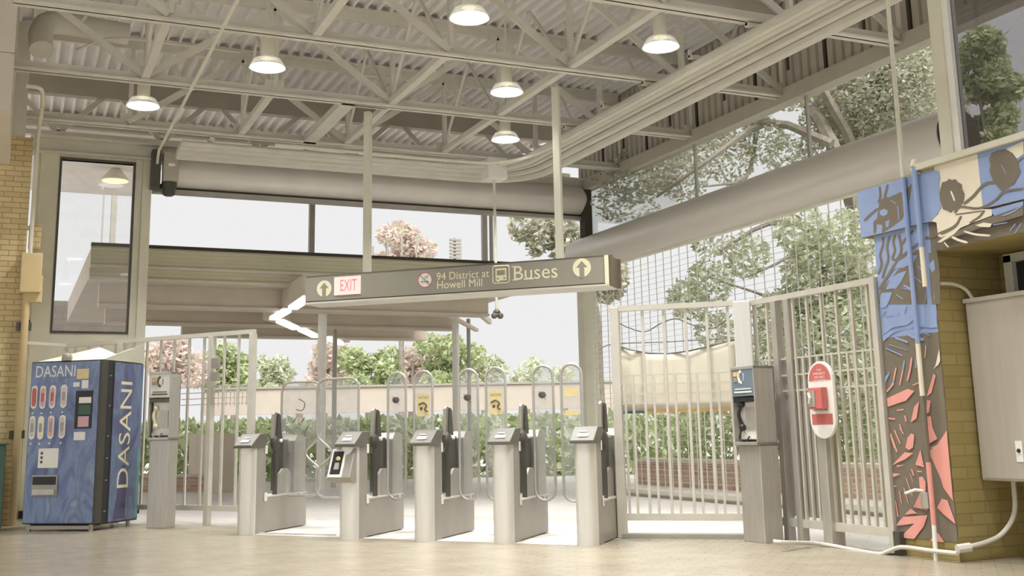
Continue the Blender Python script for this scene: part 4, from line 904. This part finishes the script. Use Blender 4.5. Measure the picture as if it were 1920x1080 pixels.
# middle pillar
paint(T6, [(115, 45), (195, 30), (175, 90), (150, 130), (115, 135)], b_, 3, XP)
paint(T6, [(150, 5), (215, 0), (160, 12)], b_, 3, XP)
paint(T6, [(128, 305), (180, 240), (270, 205), (365, 190), (300, 248), (200, 265), (135, 320)], b_, 3, XP); paint(T6, [(130, 330), (180, 287), (300, 264), (200, 302), (135, 362)], b_, 3, XP)
paint(T6, [(308, 266), (420, 187), (535, 183), (505, 262), (460, 270), (400, 262)], b_, 3, XP)
for q, w in (([(225, 45), (272, 76)], 10), ([(290, 298), (340, 330), (410, 350)], 24), ([(215, 335), (300, 366)], 22), ([(150, 405), (265, 457)], 13), ([(170, 380), (300, 420)], 6), ([(390, 288), (445, 322)], 11), ([(290, 120), (275, 172)], 9), ([(238, 160), (226, 190)], 9), ([(410, 125), (428, 20)], 6), ([(480, 70), (500, 28)], 14), ([(152, 190), (205, 178)], 9), ([(362, 432), (354, 540)], 13), ([(278, 492), (266, 560)], 15), ([(210, 615), (188, 660)], 14), ([(260, 0), (330, 14)], 10), ([(120, 190), (150, 150)], 14)): stroke(T6, q, w, b_, 3, XP)
paint(T6, [(145, 600), (182, 566), (150, 645)], b_, 3, XP)
for q, w in (([(423, 388), (416, 470)], 11), ([(328, 468), (316, 550), (298, 628)], 13), ([(222, 538), (205, 620)], 15), ([(268, 555), (246, 655)], 13), ([(158, 700), (208, 642)], 18), ([(335, 656), (378, 638)], 14), ([(228, 826), (272, 820)], 14), ([(245, 918), (268, 982)], 10), ([(210, 958), (250, 1050)], 11), ([(184, 985), (215, 1080)], 18), ([(165, 880), (215, 884)], 18), ([(282, 860), (290, 900)], 16)): stroke(T6, q, w, pk, 3, XP)
for q in ([(160, 745), (300, 680), (346, 695), (290, 760), (165, 802)], [(475, 575), (490, 592), (462, 708), (430, 730)], [(430, 756), (456, 760), (446, 838), (425, 850)], [(415, 872), (456, 865), (470, 950), (502, 1018), (430, 1060)], [(345, 800), (378, 765), (362, 880), (322, 906)], [(300, 1010), (325, 980), (346, 990), (332, 1080), (285, 1080)], [(498, 1060), (590, 965), (606, 965), (613, 1080), (455, 1080)]): paint(T6, q, pk, 3, XP)
paint(T6, [(510, 352), (552, 290), (550, 330), (516, 356)], cr, 3, XP); paint(T6, [(488, 525), (558, 408), (562, 485), (510, 515), (475, 545)], cr, 3, XP)
# lower pillar
for q, w in (([(195, 50), (245, 182)], 20), ([(228, 25), (268, 118)], 10), ([(264, 5), (292, 52)], 11), ([(310, 370), (356, 500)], 9), ([(350, 308), (368, 355)], 15), ([(262, 465), (278, 552)], 9), ([(294, 440), (326, 552)], 7), ([(232, 535), (252, 652)], 16), ([(340, 340), (360, 400)], 5), ([(215, 430), (242, 428)], 14), ([(390, 322), (425, 325)], 14)): stroke(T7, q, w, pk, 3, XP)
for q in ([(308, 152), (340, 55), (370, 60), (362, 150), (330, 170)], [(450, 0), (500, 0), (532, 82), (465, 132)], [(475, 180), (545, 122), (645, 25), (662, 300), (688, 540), (580, 440), (560, 370)], [(205, 278), (300, 185), (365, 190), (300, 238)], [(378, 275), (415, 165), (442, 295)], [(212, 335), (272, 342), (212, 366)], [(404, 365), (430, 360), (452, 400), (452, 470), (466, 606), (365, 580), (412, 480)], [(302, 636), (345, 590), (392, 626)], [(235, 702), (290, 652), (466, 640), (440, 720), (370, 810), (265, 806), (370, 700), (240, 716)], [(485, 830), (520, 770), (545, 770), (586, 836)], [(535, 585), (570, 520), (610, 532), (702, 690), (700, 706), (580, 632)], [(240, 280), (300, 275), (250, 292)]): paint(T7, q, pk, 3, XP)
layer['m'].build('painted_shapes', [M['blue'], M['mcream'], M['pink'], M['mdark']], mt, True)
t = thing('wall_tap', 'small pale tap and plate low on the coral part of the mural', 'tap', (6.47, 6.83, .55))
p = at_x(*T7(433, 525), 6.47)
mb = MB(); mb.box(6.47, 6.495, p.y-.04, p.y+.04, p.z-.07, p.z+.05); mb.build('plate', M['steel'], t, True, bevel=.004)
mb = MB(); mb.tube([(6.49, p.y+.02, p.z+.06), (6.44, p.y+.05, p.z+.07), (6.42, p.y+.14, p.z+.04)], .012, 8); mb.build('spout', M['white'], t, True)

# grey cabinet in the recess
t = thing('wall_cabinet', 'large warm grey metal cabinet hung in the brick recess at the right edge', 'cabinet', (6.75, 6.0, .57))
mb = MB(); mb.box(6.76, 7.18, 5.2, 6.52, .58, 1.93); mb.build('body', M['cab'], t, True, bevel=.012)
mb = MB(); mb.box(6.745, 7.19, 5.19, 6.53, 1.92, 1.955); mb.build('lid', M['cab'], t, True, bevel=.005)
mb = MB(); mb.box(6.755, 6.762, 5.22, 6.49, .60, 1.90); mb.build('door', M['cab'], t, True)
p = at_x(1909, 845, 6.75); mb = MB(); mb.box(6.748, 6.756, p.y-.04, p.y+.02, p.z-.08, p.z+.07); o = mb.build('lock_plate', M['white'], t, True)
mb = MB(); mb.ball((6.744, p.y-.01, p.z), .016, 10); mb.build('keyhole', M['black'], o, True)
# ================================================================== OUTSIDE
# bus canopy behind the rear opening
t = thing('bus_canopy', 'buff ribbed bus canopy with beams and columns beyond the rear opening', 'canopy', (4.8, 20, 0))
mb = MB(); n = 9
for k in range(n): z = 3.64+k*.033; mb.box(1.0, 8.2, 18.0-(.012 if k % 2 else 0), 18.1, z, z+.033)
mb.box(1.0, 8.2, 17.97, 18.12, 3.93, 3.98, 2); mb.box(1.0, 8.2, 17.96, 18.12, 3.60, 3.645, 1)
for k in range(4): z = 3.46+k*.035; mb.box(1.0, 8.2, 18.06-(.012 if k % 2 else 0), 18.16, z, z+.035)
mb.box(1.0, 8.2, 18.02, 18.2, 3.42, 3.46, 1)
mb.build('ribbed_edge', [M['fascO'], M['soff'], M['slot']], t, True)
mb = MB(); mb.box(1.0, 8.3, 18.1, 25.2, 3.46, 3.9); mb.build('roof_slab', M['soff'], t, True)
for Y, xa, xb in ((18.95, 1.2, 7.9), (21.7, 1.5, 8.3), (24.2, 3.2, 8.6)):
    mb = MB(); mb.box(xa, xb, Y-.12, Y+.12, 3.14, 3.47); mb.box(xa, xb, Y-.18, Y+.18, 3.10, 3.14); mb.build('beam', M['soff'], t, True)
A = at_z(503, 601, 3.12); B = at_z(580, 557, 3.12); Cc = at_z(648, 643, 3.12)
for a, b in ((A, B), (A, Cc)):
    mb = MB(); mb.bar((a.x, a.y, 3.30), (b.x, b.y, 3.30), .2, .34); mb.build('diagonal_beam', M['soff'], t, True)
q = at_y(840, 583, 18.95); r_ = at_y(894, 632, 21.7)
mb = MB(); mb.bar((q.x, q.y, 3.12), (r_.x, r_.y, 3.12), .08, .06); mb.bar((q.x+.3, q.y, 3.40), (r_.x+.3, r_.y, 3.3), .08, .1); mb.build('end_bracket', M['soff'], t, True)
for x, y, r in ((4.99, 19.5, .078), (6.05, 22.6, .05), (8.05, 20.9, .07), (8.45, 21.2, .04)):
    mb = MB(); mb.tube([(x, y, 0), (x, y, 3.3)], r, 14); mb.build('column', M['white'] if r > .06 else M['steel_dk'], t, True, smooth=True)
# fluorescent tubes under the canopy
L = [((577, 556), (549, 575), 'white fluorescent strip touching the left end of the overhead sign'), ((538, 580), (513, 595), 'white fluorescent strip next along the canopy, nearest its bend'), ((525, 600), (555, 614), 'white fluorescent strip just right of the bend under the canopy'), ((565, 616), (592, 629), 'white fluorescent strip left of the white canopy column'), ((616, 632), (638, 642), 'smallest white fluorescent strip right of the white canopy column')]
for a, b, l in L:
    p, q = at_z(*a, 3.08), at_z(*b, 3.08)
    t2 = thing('strip_light', l, 'strip light', (p.x, p.y, 3.08), 0, 'strip lights under the canopy')
    mb = MB(); mb.bar((p.x, p.y, 3.105), (q.x, q.y, 3.105), .12, .02); mb.build('tray', M['white'], t2, True)
    mb = MB(); mb.bar((p.x, p.y, 3.06), (q.x, q.y, 3.06), .15, .06); mb.build('tube', M['tube'], t2, True)
# posts of the roof edge
for px, w, l in ((585, .05, 'grey roof post beyond the canopy, left of the left sign post'), (909, .05, 'grey double roof post beyond the canopy, behind the white camera stem')):
    p = at_y(px, 430, 20.0)
    mb = MB(); mb.box(p.x-w, p.x+w, 19.98, 20.08, 3.9, 6.25)
    if px > 800: mb.box(p.x+.11, p.x+.17, 19.98, 20.05, 3.9, 6.25)
    tag(mb.build('roof_post', M['steel_dk'], bevel=.006), l, 'post')
# white pickets on the canopy
for i, px in enumerate((699, 727, 754, 781, 808)):
    p = at_y(px, 490, 21.5); tp = [462, 455, 435, 442, 468][i]; z1 = at_y(px, tp, 21.5).z
    mb = MB(); mb.tube([(p.x, 21.5, 3.9), (p.x, 21.5, z1)], .02, 8)
    tag(mb.build('white_picket', M['white']), 'short white picket on the canopy, %s' % ['leftmost of five', 'second from the left of five', 'middle and tallest of five', 'fourth from the left of five', 'rightmost of five'][i], 'picket', 'white pickets standing on the canopy')
p = at_d(854, 465, 32); mb = MB()
for k in range(6): mb.box(p.x-.17, p.x+.17, p.y-.05, p.y+.05, p.z-.3+k*.1, p.z-.24+k*.1)
mb.box(p.x-.03, p.x+.03, p.y+.05, p.y+.1, 0, p.z+.3)
tag(mb.build('street_banner', M['steel_dk']), 'small grey slatted street fixture in the sky right of the pink tree', 'street fixture')
# parapet beam and hedge far behind the gates
rt = Vector((RT.x, RT.y, 0)).normalized(); fw = Vector((math.sin(YAW), math.cos(YAW), 0))
def cr_(lat, D, z): v = fw*D+rt*lat; return Vector((v.x, v.y, z))
D = 33.0
mb = MB()
mb.bar(cr_(-9.0, D, 2.03), cr_(3.0, D, 2.03), .4, .72, 0); mb.bar(cr_(-9.0, D, 2.42), cr_(3.0, D, 2.42), .5, .06, 1)
t = thing('parapet', 'long beige concrete parapet raised on posts behind the fare gates', 'parapet', cr_(-3, D, 1.6)); mb.build('panel', [M['para'], M['steel_dk']], t, True)
for k in range(6): mb = MB(); mb.bar(cr_(-8.5+k*2.2, D+.1, 0), cr_(-8.5+k*2.2, D+.1, 1.7), .18, .18); mb.build('post', M['conc'], t, True)

def foliage(mb, blobs, n, size, flat=.5):
    tot = sum(b[3]*b[4]*b[5] for b in blobs)
    for b in blobs:
        k = int(n*(b[3]*b[4]*b[5])/tot)
        for _ in range(k):
            while True:
                u = Vector((random.uniform(-1, 1), random.uniform(-1, 1), random.uniform(-1, 1)))
                if u.length <= 1: break
            rr = u.length; u = u*(rr**-.35 if rr > .05 else 1)
            ctr = Vector((b[0]+u.x*b[3], b[1]+u.y*b[4], b[2]+u.z*b[5]))
            a = Vector((random.gauss(0, 1), random.gauss(0, 1), random.gauss(0, .7))).normalized(); w = Vector((random.gauss(0, 1), random.gauss(0, 1), random.gauss(0, 1))); w = (w-a*w.dot(a)).normalized()
            s = size*random.uniform(.6, 1.3)
            mb.add([ctr-a*s, ctr+w*s*.45, ctr+a*s, ctr-w*s*.45], [(0, 1, 2, 3)])
def branch_tree(name, label, base, trunk_pts, r, branches, blobs, n, size, lm, group=None):
    t = thing(name, label, 'tree', base, 0, group)
    mb = MB(); P = smooth_path(trunk_pts, 4); k = len(P); mb.tube(P, [r*(1-.6*i/(k-1)) for i in range(k)], 9)
    mb.build('trunk', M['bark'], t, True, smooth=True)
    if branches:
        mb = MB()
        for pts, rr in branches:
            Q = smooth_path(pts, 3); k = len(Q); mb.tube(Q, [rr*(1-.75*i/(k-1)) for i in range(k)], 6)
        mb.build('branches', M['bark'], t, True, smooth=True)
    mb = MB(); foliage(mb, blobs, n, size); mb.build('foliage', lm, t, True)
    return t
# big tree outside the right glazing
D0 = 19.0
tb = at_d(1610, 700, D0); tb = Vector((tb.x, tb.y, 0))
P = lambda x, y, D=D0: at_d(x, y, D)
br = []
for pts, rr in (([(1612, 420), (1560, 270), (1500, 180), (1420, 130)], .16), ([(1612, 420), (1600, 280), (1540, 160), (1520, 60)], .14), ([(1560, 270), (1440, 230), (1330, 300), (1230, 370)], .09), ([(1500, 180), (1400, 190), (1300, 250), (1180, 300)], .07), ([(1612, 420), (1680, 250), (1740, 100)], .12), ([(1600, 280), (1650, 180), (1640, 60)], .08), ([(1420, 230), (1400, 330), (1320, 350)], .05), ([(1500, 180), (1560, 120), (1620, 90)], .06),
                ([(1612, 520), (1520, 430), (1440, 420), (1350, 470)], .09), ([(1612, 560), (1540, 520), (1460, 560), (1380, 600)], .07), ([(1520, 430), (1480, 480), (1400, 520)], .05)):
    br.append(([P(x, y, D0+random.uniform(-.8, .8)) for x, y in pts], rr))
def blob(x, y, rpx, D, ry=None, dz=1.0):
    p = at_d(x, y, D); r = rpx*D/F_PX; return (p.x, p.y, p.z, r, (ry or r), r*dz)
bl = [blob(1640, 150, 120, D0), blob(1700, 220, 110, D0+1), blob(1560, 120, 90, D0+1.5), blob(1580, 230, 80, D0+.5), blob(1480, 150, 60, D0-1), blob(1400, 180, 60, D0), blob(1330, 230, 55, D0+1), blob(1250, 260, 50, D0), blob(1190, 330, 55, D0-.5), blob(1280, 330, 50, D0+1), blob(1150, 380, 40, D0), blob(1370, 300, 50, D0), blob(1440, 60, 70, D0), blob(1700, 60, 90, D0), blob(1350, 180, 45, D0+1), blob(1480, 300, 50, D0+1), blob(1430, 260, 45, D0), blob(1230, 320, 45, D0+1), blob(1170, 290, 30, D0), blob(1300, 280, 40, D0), blob(1130, 330, 25, D0), blob(1210, 400, 30, D0+1), blob(1630, 270, 60, D0), blob(1730, 150, 60, D0-1)]
branch_tree('street_tree', 'big leafy tree with forked branches outside the right glazing', tb, [tb, P(1612, 700), P(1612, 520), P(1606, 400)], .24, br, bl, 40000, .05, M['leafS'])
bl = [blob(1540, 520, 75, 17.5), blob(1590, 450, 60, 17), blob(1500, 430, 50, 17.5), blob(1580, 640, 85, 17), blob(1470, 600, 60, 18), blob(1400, 480, 45, 19), blob(1330, 530, 45, 19), blob(1290, 560, 40, 19), blob(1440, 680, 60, 17.5), blob(1640, 560, 60, 17), blob(1620, 720, 60, 16.5), blob(1330, 450, 35, 19), blob(1340, 620, 40, 19)]
tb2 = at_d(1530, 700, 17.5); tb2 = Vector((tb2.x, tb2.y, 0))
branch_tree('street_tree', 'green leafy tree low behind the rolling grille, right of the swing gate', tb2, [tb2, at_d(1532, 720, 17.5), at_d(1540, 600, 17.5), at_d(1545, 500, 17.5)], .13, [([at_d(1540, 600, 17.5), at_d(1450, 560, 18), at_d(1330, 520, 19)], .05), ([at_d(1545, 560, 17.5), at_d(1600, 500, 17)], .05)], bl, 12000, .06, M['leafG'])
# sprig of leaves left of the corner column : a tree further away
D1 = 26.0; bl = [blob(980, 425, 30, D1), blob(1015, 440, 34, D1), blob(1050, 430, 34, D1), blob(1070, 470, 40, D1), blob(1130, 520, 50, D1+1), blob(1000, 470, 16, D1)]
tb3 = at_d(1128, 700, D1); tb3 = Vector((tb3.x, tb3.y, 0))
branch_tree('street_tree', 'slender tree with sparse leaves showing on both sides of the corner column', tb3, [tb3, at_d(1125, 700, D1), at_d(1115, 560, D1), at_d(1060, 440, D1)], .10, [([at_d(1115, 560, D1), at_d(1040, 470, D1), at_d(985, 480, D1)], .03)], bl, 2600, .10, M['leafS'])
# trees behind the parapet
Db = 40.0
def bush(px, py, rpx, D, lm, label, n, name='tree', rows=None, size=.13):
    b0 = at_d(px, py, D); r = rpx*D/F_PX
    bl = [(b0.x+random.uniform(-.75, .75)*r, b0.y+random.uniform(-.6, .6)*r, b0.z+random.uniform(-.75, .6)*r, r*.42, r*.42, r*.36) for _ in range(12)]
    base = Vector((b0.x, b0.y, 0))
    return branch_tree(name, label, base, [base, Vector((b0.x, b0.y, b0.z*.5)), Vector((b0.x+.1, b0.y, b0.z))], .14, [([Vector((b0.x, b0.y, b0.z*.55)), Vector((b0.x+s*r*.5, b0.y, b0.z+.2*r))], .06) for s in (-1, .6)], bl, n, size, lm, 'trees behind the parapet')
bush(752, 470, 62, Db, M['leafP'], 'pink blossoming tree rising over the canopy left of the white camera stem', 2600, 'blossom_tree')
bush(330, 680, 70, Db-4, M['leafP'], 'pink leafed tree behind the left picket fence', 2600, 'blossom_tree')
bush(440, 690, 60, Db-2, M['leafD'], 'green tree behind the picket fence beside the leftmost fare gate', 2200)
bush(520, 700, 45, Db+4, M['leafG'], 'pale green tree just left of the white canopy column', 1500)
bush(610, 690, 55, Db, M['leafP'], 'rosy tree behind the white canopy column', 1800, 'blossom_tree')
bush(690, 690, 60, Db-1, M['leafD'], 'green tree right of the white canopy column, above the parapet', 2200)
bush(770, 680, 62, Db+2, M['leafP'], 'dusty pink tree in the middle above the parapet', 2400, 'blossom_tree')
bush(845, 680, 62, Db, M['leafD'], 'bright green tree above the parapet below the sign middle', 2400)
bush(905, 700, 40, Db+5, M['leafG'], 'pale green tree at the right end above the parapet', 1300)
bush(985, 705, 45, Db+14, M['leafG'], 'faint low tree behind the two rightmost clear leaves', 1000)
bush(1060, 720, 40, Db+14, M['leafG'], 'faint low tree left of the cream corner column', 900)
# trees seen through the tinted window on the ledge
bush(1850, 115, 75, 21, M['leafD'], 'dark tree top beside the lamp reflection in the tinted window', 3200, size=.09)
bush(1880, 265, 75, 21, M['leafD'], 'rounded tree low in the tinted window at the right edge', 3200, size=.09)

def hedge(name, label, x0, x1, y0, y1, h, n, lm, size=.06):
    mb = MB(); 
    for _ in range(n):
        ctr = Vector((random.uniform(x0, x1), random.uniform(y0, y1), random.uniform(.05, h)*1.0))
        a = Vector((random.gauss(0, 1), random.gauss(0, 1), random.gauss(0, 1))).normalized(); w = Vector((random.gauss(0, 1), random.gauss(0, 1), random.gauss(0, 1))); w = (w-a*w.dot(a)).normalized(); s = size*random.uniform(.6, 1.3)
        mb.add([ctr-a*s, ctr+w*s*.5, ctr+a*s, ctr-w*s*.5], [(0, 1, 2, 3)])
    return mb
# hedge along the parapet
mb = hedge('hedge', '', -9.5, 4.5, 26.5, 28.5, 1.42, 6500, None, .14)
rotm = Matrix(((rt.x, fw.x, 0, 0), (rt.y, fw.y, 0, 0), (0, 0, 1, 0), (0, 0, 0, 1)))
mb.xf(rotm); o = mb.build('hedge', M['leafD']); tag(o, 'long green hedge below the parapet behind the fare gates', 'hedge')
# planting behind the right grille
mb = hedge('hedge', '', 11.3, 12.8, 9.0, 19.0, 1.45, 6500, None, .08); o = mb.build('hedge', M['leafD']); tag(o, 'green hedge above the brick planter behind the swing gate', 'hedge')
t = thing('planter', 'long rose brick planter wall behind the swing gate and rolling grille', 'planter', (11, 14, 0))
mb = MB(); mb.box(11.0, 11.25, 8.5, 19.0, 0, .42); mb.build('wall', M['brickO'], t, True)
mb = MB(); mb.box(10.96, 11.3, 8.5, 19.0, .42, .48); mb.build('coping', M['conc'], t, True)
# low brick wall and grey wall left
a = at_z(330, 920, 0); b = at_z(392, 921, 0)
t = thing('low_wall', 'low brown brick wall seen between the left fence bars', 'wall', (a.x, a.y, 0))
mb = MB(); mb.bar((a.x-.6, a.y, .14), (b.x+.3, b.y, .14), .25, .28); mb.build('wall', M['brickO'], t, True)
mb = MB(); mb.bar((a.x-.6, a.y, .30), (b.x+.3, b.y, .30), .32, .05); mb.build('coping', M['conc'], t, True)
a = at_z(374, 918, 0); b = at_z(436, 925, 0)
mb = MB(); mb.bar((a.x, a.y+.6, .55), (b.x, b.y+.6, .55), .3, 1.1); tag(mb.build('retaining_wall', M['conc']), 'plain grey wall beside the low brick wall, left of the gates', 'wall')
# brick building seen through the tall window
t = thing('brick_building', 'grey brick building with a gable and a post seen through the tall window', 'building', (1.5, 30, 0))
Yb = 30.0; g = lambda x, y: at_y(x, y, Yb)
M['brickG'] = brick_mat('grey_brown_brick', c(112, 103, 90), c(102, 94, 82), c(92, 84, 74), w=.4, h=.16)
z1 = g(150, 565).z; z2 = g(220, 458).z
mb = MB(); mb.box(g(60, 600).x-4, g(272, 600).x, Yb, Yb+1, 0, z1); mb.build('wall', M['brickG'], t, True)
mb = MB(); xa = g(175, 555).x; xb = g(270, 500).x
mb.box(xa, xb, Yb, Yb+1, z1, z2); mb.build('upper_wall', M['signdark'], t, True)
mb = MB(); mb.prism([g(194, 458), g(163, 528), g(172, 532), g(206, 462)], (0, 1.2, 0)); mb.build('gable_roof', M['steel_dk'], t, True)
mb = MB(); mb.box(g(209, 400).x, g(219, 400).x, Yb, Yb+.3, z2, z2+1.9); mb.box(g(192, 400).x, g(195, 400).x, Yb, Yb+.1, z2, z2+1.9); mb.build('post', M['steel_dk'], t, True)

# ================================================================== LIGHT
W = bpy.data.worlds.new('world'); SC.world = W; W.use_nodes = True
nt = W.node_tree; bg = nt.nodes['Background']; bg.inputs[0].default_value = (1.0, 1.0, 1.0, 1); bg.inputs[1].default_value = .86
sd_ = bpy.data.lights.new('sun', 'SUN'); sd_.energy = 6.5; sd_.angle = R_(50); sd_.color = (1, .98, .94)
so = bpy.data.objects.new('sun', sd_); COL.objects.link(so); so.rotation_euler = (R_(38), 0, R_(-20))
SC.view_settings.view_transform = 'Standard'; SC.view_settings.look = 'None'; SC.view_settings.exposure = 0.0; SC.view_settings.gamma = 1.0; SC.view_settings.use_curve_mapping = False
try:
    SC.cycles.max_bounces = 8; SC.cycles.diffuse_bounces = 5; SC.cycles.transparent_max_bounces = 24; SC.cycles.use_denoising = True; SC.cycles.sample_clamp_indirect = 6
except Exception: pass
for o in SC.objects:
    if o.type == 'MESH' and o.parent is None and 'label' not in o: print('UNLABELLED', o.name)
